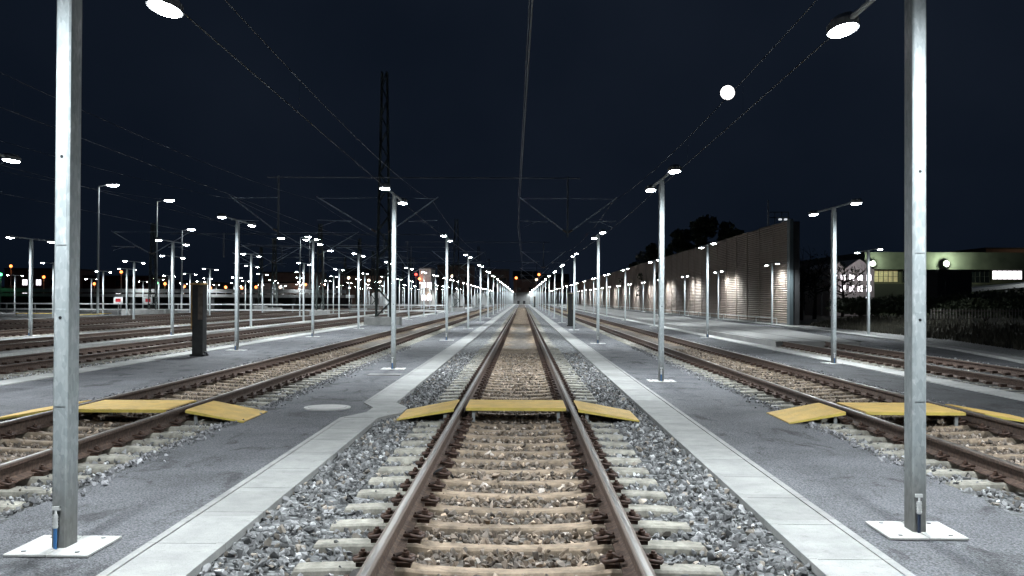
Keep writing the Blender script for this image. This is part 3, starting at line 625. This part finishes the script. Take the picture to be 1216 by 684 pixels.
for k, xs in {0:(.38,-.2,.1,-.2,.2,0), 1:(-.3,.4,-.3,.3,-.2,0), -1:(.2,-.3,.3,-.3,.2,0), -2:(.3,-1.0,-.3,.3,0,0), -3:(-.3,-1.0,.3,-.3,0,0), -4:(.3,-.3,.3,-.3,.2,0)}.items():
    wire(k, xs, f'thin overhead wire running above the {WHERE[k]}', 1. if k > -2 else .7)
# ------------------------------------------------------------------ tall single lamps of the left yard
def high(x, y, h, label):
    t = empty('mast_light', (x,y,0), label=label, cat='mast light', group='tall single mast lights of the left yard')
    MB().tube([(0,0,0),(0,0,h)], .14, 8, r2=.07).build('pole', GALV_F, t)
    MB().tube([(0,0,h-.05),(1.1,-.2,h+.1)], .04, 6).build('arm', GALV_F, t)
    hd = MB().bbox(.9, 2.0, -.45, .15, h+.08, h+.26, .04).build('lamp_head', HEAD, t)
    b = MB(); b.add([(.95,-.42,h+.075),(1.95,-.42,h+.075),(1.95,.1,h+.075),(.95,.1,h+.075),(1.1,-.3,h-.05),(1.8,-.3,h-.05),(1.8,0,h-.05),(1.1,0,h-.05)], [(0,1,5,4),(1,2,6,5),(2,3,7,6),(3,0,4,7),(4,5,6,7)])
    b.build('lens', LENS2, hd)
for i, (x, y) in enumerate(((-41.8,100),(-41.6,115.5),(-50.3,150),(-41.5,169),(-40,183),(-41,196),(-42,215))):
    high(x, y, 12.6 if i < 2 else (11.6,11.5,12.6,12.9,11.6)[i-2], f'{ORD[i]} tall mast light of the left yard, counting from the left')
# ------------------------------------------------------------------ noise barrier
def barrier():
    t = empty('noise_barrier', (17.45,66.4,0), label='long brown ribbed noise barrier wall along the right side of the yard', cat='noise barrier')
    m = mat('barrier_cladding', (.17,.135,.115), .8); n, l, p = nodes(m); pos = N(n, 'ShaderNodeNewGeometry').outputs['Position']
    a = N(n, 'ShaderNodeTexNoise', Scale=.6, Detail=6.); l.new(pos, a.inputs['Vector'])
    mp = N(n, 'ShaderNodeMapping'); mp.inputs['Scale'].default_value = (1,2.2,.08); l.new(pos, mp.inputs['Vector']); s = N(n, 'ShaderNodeTexNoise', Scale=1., Detail=5.); l.new(mp.outputs[0], s.inputs['Vector'])
    c = mix_(n, l, math_(n, l, 'MULTIPLY', a.outputs['Fac'], s.outputs['Fac']), (.36,.29,.245), (.12,.092,.076)); l.new(c, p.inputs['Base Color'])
    y = 66.9; k = 0
    H_ = 6.85; nr = 46
    def pm(L):
        b = MB(); vs = []
        for i in range(nr*2+1):
            z = H_*i/(nr*2); x = 0 if i % 2 else -.055
            vs += [(x,0,z),(x,L-.14,z)]
        b.add(vs, [(2*i,2*i+1,2*i+3,2*i+2) for i in range(nr*2)]); b.box(.03,.12,0,L-.14,0,H_); return b.mesh('panel', m)
    P5 = pm(4.); 
    for k in range(66):
        o = ob('panel', P5, t, (random.uniform(-.012,.012), .5+k*4.+.14, 0))
        if k < 66:
            q = MB().box(-.07,.10,.5+k*4.,.5+k*4.+.13,0,H_+.02).build('post', m if k else MASTG, t)
    MB().box(-.12,.12,-.2,.44,0,H_+.06).build('end_post', mat('barrier_end_steel', (.12,.15,.16), .5, .4), t)
    b = MB().box(-.1,.2,.45,264,-.1,.1); b.build('plinth', CONCD, t)
    MB().box(.13,.55,-.12,.0,0,H_-.1).build('return_panel', WALLK, t)
barrier()
# tube handrail along its foot
t = empty('guard_rail', (16.95,60,0), label='low thin white pipe rail along the foot of the brown barrier', cat='guard rail')
MB().tube([(0,8,.42),(0,230,.42)], .03, 6).build('rail', WHITE, t)
for k in range(30): MB().tube([(0,8+k*6,-.05),(0,8+k*6,.42)], .03, 6).build('post', WHITE, t)
# gantry seen over the barrier end
t = empty('roof_gantry', (18.95,75,0), label='small roof gantry with a vent pipe and pale lamps above the barrier end', cat='roof gantry')
MB().box(-.9,.65,0,3,0,7.1).build('wall', WALLK, t); MB().tube([(-.85,.2,7.1),(-.85,.2,9.0)], .05, 6).build('vent_pipe', GALV_F, t)
b = MB(); 
for z in (7.7,8.1): b.tube([(-.8,0,z),(.6,0,z)], .03, 4)
for x in (-.4,.1,.6): b.tube([(x,0,7.1),(x,0,8.1)], .03, 4)
b.build('railing', MASTG, t)
for x in (-.15, .25): MB().bbox(x,x+.2,-.25,-.02,7.5,7.62,.02).build('bulkhead_lamp', mat('dim_lamp', (.8,.8,.8), .5, emit=(.9,.95,1), es=.8), t)
# ------------------------------------------------------------------ vegetation
def tree(x, y, h, w, label, leaves=5200, z0=0., bare=False, name='broadleaf_tree', group=None, conif=False):
    t = empty(name, (x,y,z0), label=label, cat='tree', group=group)
    b = MB(); b.tube([(0,0,-.1),(.1,0,h*.3),(0,.1,h*.62)], .03*h, 8, r2=.012*h)
    tips = []
    for k in range(14 if bare else 9):
        a = random.uniform(0,6.28); z = h*random.uniform(.22,.6); L = w*random.uniform(.3,.55); e = Vector((math.cos(a)*L, math.sin(a)*L, z+L*random.uniform(.4,1)))
        m_ = Vector((math.cos(a)*L*.5, math.sin(a)*L*.5, z+L*.15)); b.tube([(0,0,z), m_, e], .012*h, 5, r2=.004*h); tips.append(e)
        if bare:
            for q in range(7):
                st = m_.lerp(e, random.random()); d = Vector((random.uniform(-1,1), random.uniform(-1,1), random.uniform(.1,1.2)))*w*.22; b.tube([st, st+d*.5+Vector((0,0,.1)), st+d], .0035*h, 3, r2=.0012*h)
    b.build('trunk', BARK, t)
    cl = []
    for k in range(26 if bare else 60):
        a = random.uniform(0,6.28); zz = random.uniform(.2,.97); rr = (1-zz)*.55 if conif else math.sqrt(max(.02,1-((zz-.55)/.46)**2))*.5
        rad = rr*w*random.uniform(.35,1); cl.append((math.cos(a)*rad, math.sin(a)*rad, zz*h, w*random.uniform(.08,.17)))
    n = leaves; ci = rng.integers(0, len(cl), n); ca = np.array(cl)[ci]; d = rng.normal(size=(n,3)); d /= np.linalg.norm(d,axis=1)[:,None]
    P = ca[:,:3]+d*(ca[:,3]*rng.random(n)**.4)[:,None]*np.array([1,1,.8]); s = (.06+.10*rng.random(n)*(h/9))*(1 if bare else 2.0)
    A = rng.normal(size=(n,3)); A /= np.linalg.norm(A,axis=1)[:,None]; B = np.cross(A, rng.normal(size=(n,3))); B /= np.linalg.norm(B,axis=1)[:,None]
    V = np.stack([P-A*s[:,None], P+B*s[:,None]*.6, P+A*s[:,None], P-B*s[:,None]*.6],1).reshape(-1,3)
    me = bpy.data.meshes.new('crown'); me.from_pydata(V.tolist(), [], [(4*i,4*i+1,4*i+2,4*i+3) for i in range(n)]); me.polygons.foreach_set('use_smooth', [False]*len(me.polygons)); me.materials.append(LEAF); ob('crown', me, t)
g = 'dark trees behind the noise barrier'
tree(22.9, 122, 11.6, 6.5, 'tallest dark tree behind the brown barrier', 7000, group=g); tree(20.4, 128, 10.4, 6, 'rounded dark tree left of the tallest one behind the barrier', 6000, group=g)
tree(24.6, 120, 10.0, 4.6, 'dark tree right of the tallest one behind the barrier', 4000, group=g); tree(20.2, 150, 9.8, 7, 'dark tree sloping down to the left behind the barrier', 5000, group=g)
tree(20.4, 176, 8.0, 6, 'small far dark tree at the left end of the tree line', 3500, group=g)
tree(20.2, 74, 5.2, 4.6, 'dark half-bare tree right of the barrier end', 500, 0.3, True)
tree(22.6, 79, 5.6, 4.2, 'bare branched tree in front of the lit white house', 90, .3, True)
tree(26.0, 83, 4.9, 3.6, 'small twiggy tree covering part of the lit white house', 420, .3, True)
def bush(x, y, h, w, label, z0=.8, leaves=2600):
    t = empty('bush', (x,y,z0), label=label, cat='bush', group='dark bushes on the right embankment')
    b = MB()
    for k in range(7): a = random.uniform(0,6.28); b.tube([(0,0,-.2),(math.cos(a)*w*.2,math.sin(a)*w*.2,h*.6)], .03, 4, r2=.01)
    b.build('stems', BARK, t); n = leaves; u_ = rng.random(n)
    d = rng.normal(size=(n,3)); d /= np.linalg.norm(d,axis=1)[:,None]; lump = 1+.25*np.sin(d[:,0]*7+x)*np.cos(d[:,1]*6+y)
    P = d*np.array([w/2,w/2.4,h*.52])*(lump*rng.random(n)**.28)[:,None]+np.array([0,0,h*.5]); P[:,2] = np.maximum(P[:,2], 0)
    s = .05+.08*rng.random(n); A = rng.normal(size=(n,3)); A /= np.linalg.norm(A,axis=1)[:,None]; B = np.cross(A, rng.normal(size=(n,3))); B /= np.linalg.norm(B,axis=1)[:,None]
    V = np.stack([P-A*s[:,None], P+B*s[:,None]*.6, P+A*s[:,None], P-B*s[:,None]*.6],1).reshape(-1,3)
    me = bpy.data.meshes.new('foliage'); me.from_pydata(V.tolist(), [], [(4*i,4*i+1,4*i+2,4*i+3) for i in range(n)]); me.polygons.foreach_set('use_smooth', [False]*len(me.polygons)); me.materials.append(LEAF); ob('foliage', me, t)
bs = [(20.5,62,1.6,3.4),(22.8,60,1.9,4),(24.5,64,1.7,4),(27,62,2.0,4.4),(23.5,52,1.5,4.2),(26.5,54,1.9,5),(30,58,2.2,5),(29.5,64,2.3,4.5),(33.2,66,2.6,5.5),(31.0,57,2.1,4.6)]
bl = ['low dark bush at the foot of the barrier end','dark bush left of the fourth right lamp post','dark bush behind the right lamp post pair','broad dark bush under the lit white house','low bush right of the second barrier-row lamp post','dark bush just left of the near right post','dark bush just right of the near right post','tall dark bush before the dark shed','biggest dark bush at the right picture edge','round dark bush behind the picket fence']
for (x,y,h,w), L in zip(bs, bl): bush(x, y, h*.62, w, L)
# weeds along the embankment foot, beyond counting
n = 9000; Y = rng.uniform(26, 64, n); X = np.interp(Y, [k[1] for k in kl], [k[0] for k in kl])+1.9+np.abs(rng.normal(0,1.7,n)); Zb = np.interp(X-np.interp(Y,[k[1] for k in kl],[k[0] for k in kl]), [p[0] for p in prof], [p[1] for p in prof])
hh = rng.uniform(.08,.3,n); an = rng.uniform(0,3.14,n); dx = np.cos(an)*.03; dy = np.sin(an)*.03; lx = rng.normal(0,.06,n)
V = np.stack([np.stack([X-dx,Y-dy,Zb-.03],1), np.stack([X+dx,Y+dy,Zb-.03],1), np.stack([X+lx,Y,Zb+hh],1)],1).reshape(-1,3)
me = bpy.data.meshes.new('weeds'); me.from_pydata(V.tolist(), [], [(3*i,3*i+1,3*i+2) for i in range(n)]); me.materials.append(mat('dry_weeds', (.018,.018,.012), .9, col2=(.05,.045,.03), scale=2)); tag(ob('weeds', me), 'dark dry weeds growing over the right embankment', 'weeds', kind='stuff')
# picket fence on the embankment
t = empty('picket_fence', (22,48,1.0), label='low pale picket fence on the dark embankment at the right', cat='fence')
b = MB()
for k in range(85):
    b.box(-2.8+k*.16-.02, -2.8+k*.16+.02, k*.03, k*.03+.02, -.2, .26+random.uniform(-.03,.03))
b.build('pickets', mat('old_timber', (.14,.13,.12), .9), t); MB().tube([(-2.8,.03,.16),(10.6,2.6,.16)], .025, 4).build('rail', BROWN, t)
# ------------------------------------------------------------------ buildings on the right
def lights(name, loc, color, energy, parent, rad=.15):
    L = bpy.data.lights.new(name, 'POINT'); L.energy = energy; L.color = color; L.shadow_soft_size = rad; o = ob(name, L, parent, loc); return o
def window(t, x0, x1, z0, z1, y, m, nx=3, nz=2, fr=WALLK, w=.05):
    b = MB(); b.box(x0,x1,y-.04,y-.004,z0,z0+w); b.box(x0,x1,y-.04,y-.004,z1-w,z1)
    for i in range(nx+1): xx = x0+(x1-x0)*i/nx; b.box(xx-w/2,xx+w/2,y-.05,y-.005,z0+w,z1-w)
    for j in range(1,nz): zz = z0+(z1-z0)*j/nz; b.box(x0,x1,y-.035,y-.006,zz-w/3,zz+w/3)
    o = b.build('window', fr, t); c = MB(); c.add([(x0,y-.003,z0),(x1,y-.003,z0),(x1,y-.003,z1),(x0,y-.003,z1)], [(0,1,2,3)]); c.build('pane', m, o)
t = empty('industrial_hall', (37,110,0), label='long low hall with a green-lit parapet and a strip of windows at the right', cat='building')
MB().box(0,34,0,25,0,3.45).build('wall', WALLK, t); MB().box(-.3,34.3,-.5,25,5.0,6.85).build('parapet', WALLG, t); MB().box(0,34,0,24.9,3.45,5.0).build('upper_wall', mat('hall_wall', (.10,.095,.07), .8), t)
window(t, .8, 3.4, 3.6, 4.9, 0, LITW, 5, 2); window(t, 3.9, 6.6, 3.6, 4.9, 0, GLASSD, 5, 2); window(t, 6.9, 9.9, 3.55, 4.95, 0, LITW, 7, 2); window(t, 10.2, 13.2, 3.6, 4.95, 0, GLASSD, 6, 2)
window(t, 13.5, 16.7, 3.95, 4.95, 0, LIT, 6, 2); window(t, 20.2, 26, 3.6, 4.9, 0, GLASSD, 8, 2)
for i, (x, e) in enumerate(((.3, 260), (8.1, 620))):
    fl = empty('floodlight', (37+x, 108.9, 5.55), label='bright greenish floodlight on the parapet of the long hall' if i else 'green-white floodlight at the left corner of the long hall', cat='floodlight', group='floodlights on the hall parapet')
    MB().tube([(0,.6,0),(0,0,.1)], .04, 6).build('bracket', HEAD, fl); MB().tube([(0,-.16,.04),(0,0,.04)], .34, 16, r2=.2).build('housing', HEAD, fl)
    b = MB(); b.tube([(0,-.20,.04),(0,-.163,.04)], .15, 14, r2=.22); b.build('lens', mat('flood_lens', (.9,.9,.9), .4, emit=(.8,1,.75), es=30), fl)
    lights('flood_glow', (0,-.75,.1), (.82,1.,.66), e*.95, fl)
t = empty('brown_block', (58.9,130,0), label='brown flat-roofed block with two windows above the long hall', cat='building')
MB().box(0,22,0,15,0,8.25).build('wall', WALLB, t); MB().box(-.15,22.15,-.15,15,8.25,8.45).build('roof_edge', ROOFD, t)
window(t, .6, 1.2, 6.7, 7.5, 0, GLASSD, 2, 2); window(t, 2.0, 2.5, 6.7, 7.5, 0, GLASSD, 2, 2); window(t, 4.4, 5.0, 6.7, 7.6, 0, LIT, 1, 1); window(t, 3.2, 3.6, 6.8, 7.4, 0, GLASSD, 1, 1)
lights('wall_glow', (6,-5,7.5), (1,.75,.5), 120, t)
t = empty('loading_ramp_roof', (30,68,0), label='slanting pale lit ramp roof rising to the right picture edge', cat='ramp')
b = MB(); b.add([(-1.2,0,2.35),(6,0,3.1),(6,3,3.1),(-1.2,3,2.35),(-1.2,0,2.15),(6,0,2.8),(6,3,2.8),(-1.2,3,2.15)], [(0,1,2,3),(4,7,6,5),(0,4,5,1),(1,5,6,2),(2,6,7,3),(3,7,4,0)]); b.build('roof', WHITE, t)
MB().box(3.9,6,.3,2.5,.9,2.5).build('wall', WALLW, t); 
for x in (.2, 2.2): MB().box(x,x+.12,.2,.32,.9,2.4).build('post', STEELG, t)
lights('ramp_lamp_glow', (4.6,-1.8,3.6), (.95,1,1), 110, t)
t = empty('dark_shed', (26.8,66,1), label='dark box-shaped shed in front of the long hall', cat='shed')
MB().box(0,2.2,0,3,0,2.55).build('wall', WALLK, t); MB().box(-.1,2.3,-.1,3.1,2.55,2.66).build('roof', ROOFD, t); MB().box(.5,1.3,-.03,-.002,0,1.9).build('door', DARK, t)
t = empty('white_house', (27.1,90,0), label='white gabled house with rows of brightly lit windows behind bare trees', cat='house')
b = MB(); b.add([(0,0,0),(3.9,0,0),(3.9,0,4.3),(2.6,0,5.3),(1.3,0,4.4),(.9,0,5.0),(0,0,4.5)], [(0,1,2,3,4,5,6)]); b.add([(0,8,0),(3.9,8,0),(3.9,8,4.3),(2.6,8,5.3),(1.3,8,4.4),(.9,8,5.0),(0,8,4.5)], [(6,5,4,3,2,1,0)])
b.add([(x,y,z) for x,z in ((0,0),(0,4.5),(.9,5.0),(1.3,4.4),(2.6,5.3),(3.9,4.3),(3.9,0)) for y in (0,8)], [(2*i,2*i+2,2*i+3,2*i+1) for i in range(6)]); b.build('wall', WALLW, t)
for z in (2.4, 3.35):
    for k in range(5): window(t, .15+k*.75, .65+k*.75, z, z+.6, 0, LIT, 2, 1, w=.04)
lights('yard_glow', (1.6,-3,4.4), (1.,.93,1.), 190, t)
t = empty('yard_lamp', (28.4,84,0), label='single glaring white lamp below the lit white house', cat='lamp')
MB().tube([(0,0,0),(0,0,1.9)], .05, 6).build('pole', HEAD, t); hh_ = MB().bbox(-.2,.2,-.12,.1,1.78,1.98,.02).build('lamp_head', HEAD, t)
b = MB(); b.tube([(0,-.24,1.87),(0,-.124,1.87)], .11, 10); b.build('lens', mat('yard_lens', (.9,.9,.9), .4, emit=(.92,.95,1), es=40), hh_)
t = empty('steel_framework', (21.6,84,0), label='pale open steel framework between the barrier end and the white house', cat='framework')
for x in (0,1.0,2.4,3.0,4.2): MB().box(x,x+.08,0,.08,0,3.4+random.uniform(0,.6)).build('post', STEELG, t)
b = MB(); b.tube([(0,0,3.3),(4.3,0,3.6)], .04, 4); b.tube([(0,0,2.2),(4.3,0,2.3)], .03, 4); b.build('beam', STEELG, t); lights('frame_glow', (2.4,-1.2,2.6), (.9,.95,1), 3, t)
# ------------------------------------------------------------------ far left: guard rail, viaduct band, signals
t = empty('guard_rail', (-60,106,0), label='long two-bar white guard rail across the far left of the yard', cat='guard rail')
for z in (.30, .88): MB().box(-60,52,-.04,.04,z,z+.12).build('bar', WHITE, t)
for k in range(38): MB().box(-60+k*3,-59.88+k*3,.05,.15,0,1.0).build('post', STEELG, t)
t = empty('low_viaduct', (-60,150,0), label='grey concrete viaduct deck crossing behind the left yard', cat='viaduct')
MB().box(-90,34,0,8,1.7,2.15).build('deck', CONCD, t); MB().box(-90,34,.05,.2,2.35,2.9).build('parapet', CONCD, t); MB().box(-90,34,5,5.3,-.1,1.7).build('abutment', WALLK, t)
for k in range(20): MB().box(-88+k*6,-87.5+k*6,.3,4,-.1,1.7).build('pier', WALLK, t)
def board(x, y, label):
    t = empty('stop_sign', (x,y,0), label=label, cat='sign', group='red and white stop boards on the left yard')
    MB().tube([(0,.05,0),(0,.05,1.5)], .04, 6).build('pole', STEELG, t); MB().bbox(-.42,.42,-.03,.03,1.05,1.65,.01).build('board', WHITE, t); MB().box(-.24,.24,-.036,-.031,1.2,1.5).build('red_mark', RED, t)
board(-37.4, 94, 'red and white stop board nearest the left near post'); board(-35.0, 95, 'red and white stop board in the middle of the three'); board(-30.6, 95, 'red and white stop board half hidden by the ochre-edged cabinet')
for i, (px, y, w) in enumerate(((-35.0,90,.8),(-36.2,97,1.6),(-29,92,.9),(-33.6,97,.7))):
    b = MB(); b.bbox(-w/2,w/2,-.4,.4,-.05,.55,.08); tag(b.build('concrete_block', CONC, loc=(px,y,0)), ['small pale block before the left lattice mast','widest pale block at the foot of the left lattice mast','pale block right of the ochre-edged cabinet','low pale block right of the widest one'][i], 'concrete block', 'pale concrete blocks on the left yard')
def lamp(x, y, h, col, e, label, cat='street lamp', rad=.28, glow=True, en=60):
    t = empty('street_lamp' if cat == 'street lamp' else 'signal_light', (x,y,0), label=label, cat=cat, group='coloured far lights along the horizon')
    MB().tube([(0,0,0),(0,0,h)], .09, 6, r2=.06).build('pole', HEAD, t)
    b = MB(); vs = []; 
    for a in range(5):
        ph = math.pi*(a)/4
        for k in range(8): vs.append((rad*math.sin(ph)*math.cos(k*.785), rad*math.sin(ph)*math.sin(k*.785), h+rad*1.0*math.cos(ph)))
    b.add(vs, [(a*8+k,a*8+(k+1)%8,(a+1)*8+(k+1)%8,(a+1)*8+k) for a in range(4) for k in range(8)], True)
    b.build('globe', mat('globe', (.9,.9,.9), .4, emit=col, es=e*.42), t)
    if glow: lights('globe_glow', (0,-.8,h), col, en, t, .3)
OR = (1,.22,.05); GR = (.12,1,.35); RD = (1,.05,.03); WM = (1,.8,.6)
k = 0
def atpx(px, py, Y):      # pixel of the photo to world at depth Y, used once to survey the far lights
    dx, dy = px-608, py-342; c_, s_ = math.cos(-roll), math.sin(-roll); a, bb = dx*c_-dy*s_, dx*s_+dy*c_
    d = f*1210+r*a-u*bb; q = Y/d.y; return d.x*q, 1.62+d.z*q
for px, py, Y, col, e, nm in ((613,330,300,OR,9,'orange lamp just left of the vanishing point'),(640,326,300,OR,10,'orange lamp just right of the vanishing point'),(637,332,292,WM,6,'smaller warm lamp under the right orange one'),
        (537,328,240,WM,9,'warm white lamp behind the third left lamp post'),(494,326,240,RD,8,'red light left of the bright white block'),(498,331,250,OR,6,'orange light right beside the red one'),
        (13,316,170,OR,9,'orange lamp at the far left picture edge'),(52,329,170,OR,9,'orange lamp left of the near left post'),(144,323,170,OR,10,'orange lamp right of the near left post'),(186,336,180,GR,10,'green light near the left lattice masts'),
        (196,337,180,OR,8,'orange lamp just right of the green light'),(112,337,180,OR,7,'orange lamp on the tall left mast line'),(250,342,200,OR,7,'left of two orange lamps behind the cabinet'),(268,341,200,OR,9,'right of two orange lamps behind the cabinet'),
        (276,346,200,WM,8,'low white-orange lamp right of the cabinet'),(287,342,190,OR,7,'orange lamp behind the second-row lamp post'),(304,341,200,OR,7,'orange lamp in the middle of the left yard'),(363,338,230,OR,5,'faint orange lamp among the tall mast lights'),
        (384,338,220,OR,10,'bright orange lamp right of the tall mast lights'),(385,346,220,WM,9,'white lamp below the bright orange one'),(414,330,240,WM,8,'warm lamp left of the big lattice mast'),(438,333,240,WM,7,'warm lamp beside the big lattice mast'),
        (452,335,240,WM,7,'warm lamp directly behind the big lattice mast'),(1,326,150,GR,8,'green light cut by the left picture edge'),(219,340,200,OR,6,'orange lamp left of the cabinet'),(510,350,250,WM,7,'low warm lamp before the bright white block'),(333,341,210,WM,5,'small warm lamp in the left yard middle')):
    x, z = atpx(px, py, Y); lamp(x, Y, max(z,1.2), col, e, nm, 'street lamp' if col in (OR, WM) else 'signal light', rad=.0012*Y+.06, en=70)
# far houses and hall
def house(x0, x1, y, h, label, m, wins=(), lit=None, roof=None, depth=12):
    t = empty('house', ((x0+x1)/2,y,0), label=label, cat='building', group='far buildings along the horizon'); hw = (x1-x0)/2
    MB().box(-hw,hw,0,depth,-.2,h).build('wall', m, t)
    if roof: b = MB(); b.add([(-hw-.3,-.3,h),(hw+.3,-.3,h),(hw+.3,depth+.3,h),(-hw-.3,depth+.3,h),(-hw-.3,depth/2,h+roof),(hw+.3,depth/2,h+roof)], [(0,1,5,4),(2,3,4,5),(1,2,5),(3,0,4),(0,3,2,1)]); b.build('roof', ROOFD, t)
    else: MB().box(-hw-.15,hw+.15,-.15,depth+.1,h,h+.3).build('roof_edge', ROOFD, t)
    nx = max(2, int((x1-x0)/3)); nz = max(1, int(h/3.2))
    for i in range(nx):
        for j in range(nz):
            xx = -hw+(i+.3)*(x1-x0)/nx; zz = 1.2+j*3.1
            if zz+1.4 < h: window(t, xx, xx+1.2, zz, zz+1.4, 0, (LIT if lit and random.random() < lit else GLASSD), 2, 1)
    return t
house(-14.0,-4.5,345,11.5,'long brown far building left of the vanishing point',WALLB,roof=0); house(-27.5,-16,330,12.4,'brown flat far building with a pale top left of centre',WALLB)
house(-3.0,5.2,352,8.5,'dark far building right at the vanishing point',WALLB,roof=3); house(6.5,16,350,7.5,'dark gabled far building right of the vanishing point',WALLB,roof=3)
house(-25.3,-22.4,250,9.0,'bright white block with lit windows left of centre',WALLW,lit=.9); lights('block_glow', (0,0,0), (.9,.95,1), 900, None).location = (-23.5,243,9)
bpy.data.objects['block_glow'].parent = [o for o in C.objects if o.get('label','').startswith('bright white block')][0]; bpy.data.objects['block_glow'].location = (.3,-8,9)
house(-47,-36,262,7.5,'low brown building behind the big lattice mast',WALLB,roof=2,lit=.2); house(-66,-52,258,8.0,'low dark building in the far left middle',WALLB,lit=.25); house(-112,-88,240,6.5,'dark reddish building at the far left',mat('dark_red_wall',(.05,.012,.012),.8),lit=.15)
house(-60,-50,230,5,'pale low building among the left mast lights',WALLW,lit=.4); house(-120,-104,235,8,'dark building at the extreme left',WALLB,lit=.2)
for i, (x, w) in enumerate(((-14.0,3.2),(-31,3.4),(-9.3,3.2))):
    t = empty('white_tank', (x,215+i*3,0), label=['round-topped white tank left of the vanishing point','white round-topped tank right of the bright white block','white round-topped tank near the end of the left lamp row'][i], cat='tank', group='white tanks before the far buildings')
    b = MB(); pr = [(w/2*math.cos(a), 1.6+w*.42*math.sin(a)) for a in np.linspace(0, math.pi, 12)]; b.prism([(w/2,0)]+pr+[(-w/2,0)], 0, 5); b.build('shell', WHITE, t)
    MB().box(-.4,.4,-.05,-.002,0,1.7).build('hatch', STEELG, t); lights('tank_glow', (0,-4,4.2), (.95,.97,1), 90, t)
t = empty('stop_sign', (4.0,322,0), label='small white board with a red disc just right of the track end', cat='sign')
MB().tube([(0,.05,0),(0,.05,1.4)], .06, 6).build('pole', STEELG, t); MB().bbox(-.45,.45,-.05,.0,.9,1.9,.02).build('board', WHITE, t); MB().tube([(0,-.06,1.4),(0,-.052,1.4)], .28, 12).build('red_disc', RED, t)
t = empty('end_wall', (1,338,0), label='dark retaining wall closing the tracks at the vanishing point', cat='wall')
MB().box(-14,16,0,1,-.1,3.6).build('wall', CONCD, t); MB().box(-14.2,16.2,-.1,1.1,3.6,3.9).build('coping', CONC, t)
for x in (-2.6,-.7,1.6): MB().box(x,x+.8,-.03,-.002,0,1.1).build('opening', BLACK, t)
sheet('crossing_road', -40, 14, 308, 330, .02, CONC2)
# hill on the horizon
b = MB(); vs = []
for j, (y, k) in enumerate(((380,0),(470,.6),(620,1),(900,.7))):
    for i in range(41):
        x = -500+i*25; vs.append((x, y, -.3+k*(9+5*math.sin(i*.5+1)+3*math.sin(i*1.3))))
b.add(vs, [(j*41+i, j*41+i+1, (j+1)*41+i+1, (j+1)*41+i) for j in range(3) for i in range(40)], True); tag(b.build('hills', SOIL), kind='structure')
# ------------------------------------------------------------------ moon
b = MB(); R = 1900*.0066; vs = []; nn = 24
for a in range(nn//2+1):
    ph = math.pi*a/(nn//2)
    for k in range(nn): vs.append((R*math.sin(ph)*math.cos(2*math.pi*k/nn), R*math.sin(ph)*math.sin(2*math.pi*k/nn), R*math.cos(ph)))
b.add(vs, [(a*nn+k,a*nn+(k+1)%nn,(a+1)*nn+(k+1)%nn,(a+1)*nn+k) for a in range(nn//2) for k in range(nn)], True)
tag(b.build('moon', MOONM, loc=MOON*1900+Vector((0,0,1.62))), 'full bright round moon high in the night sky at the right', 'moon')
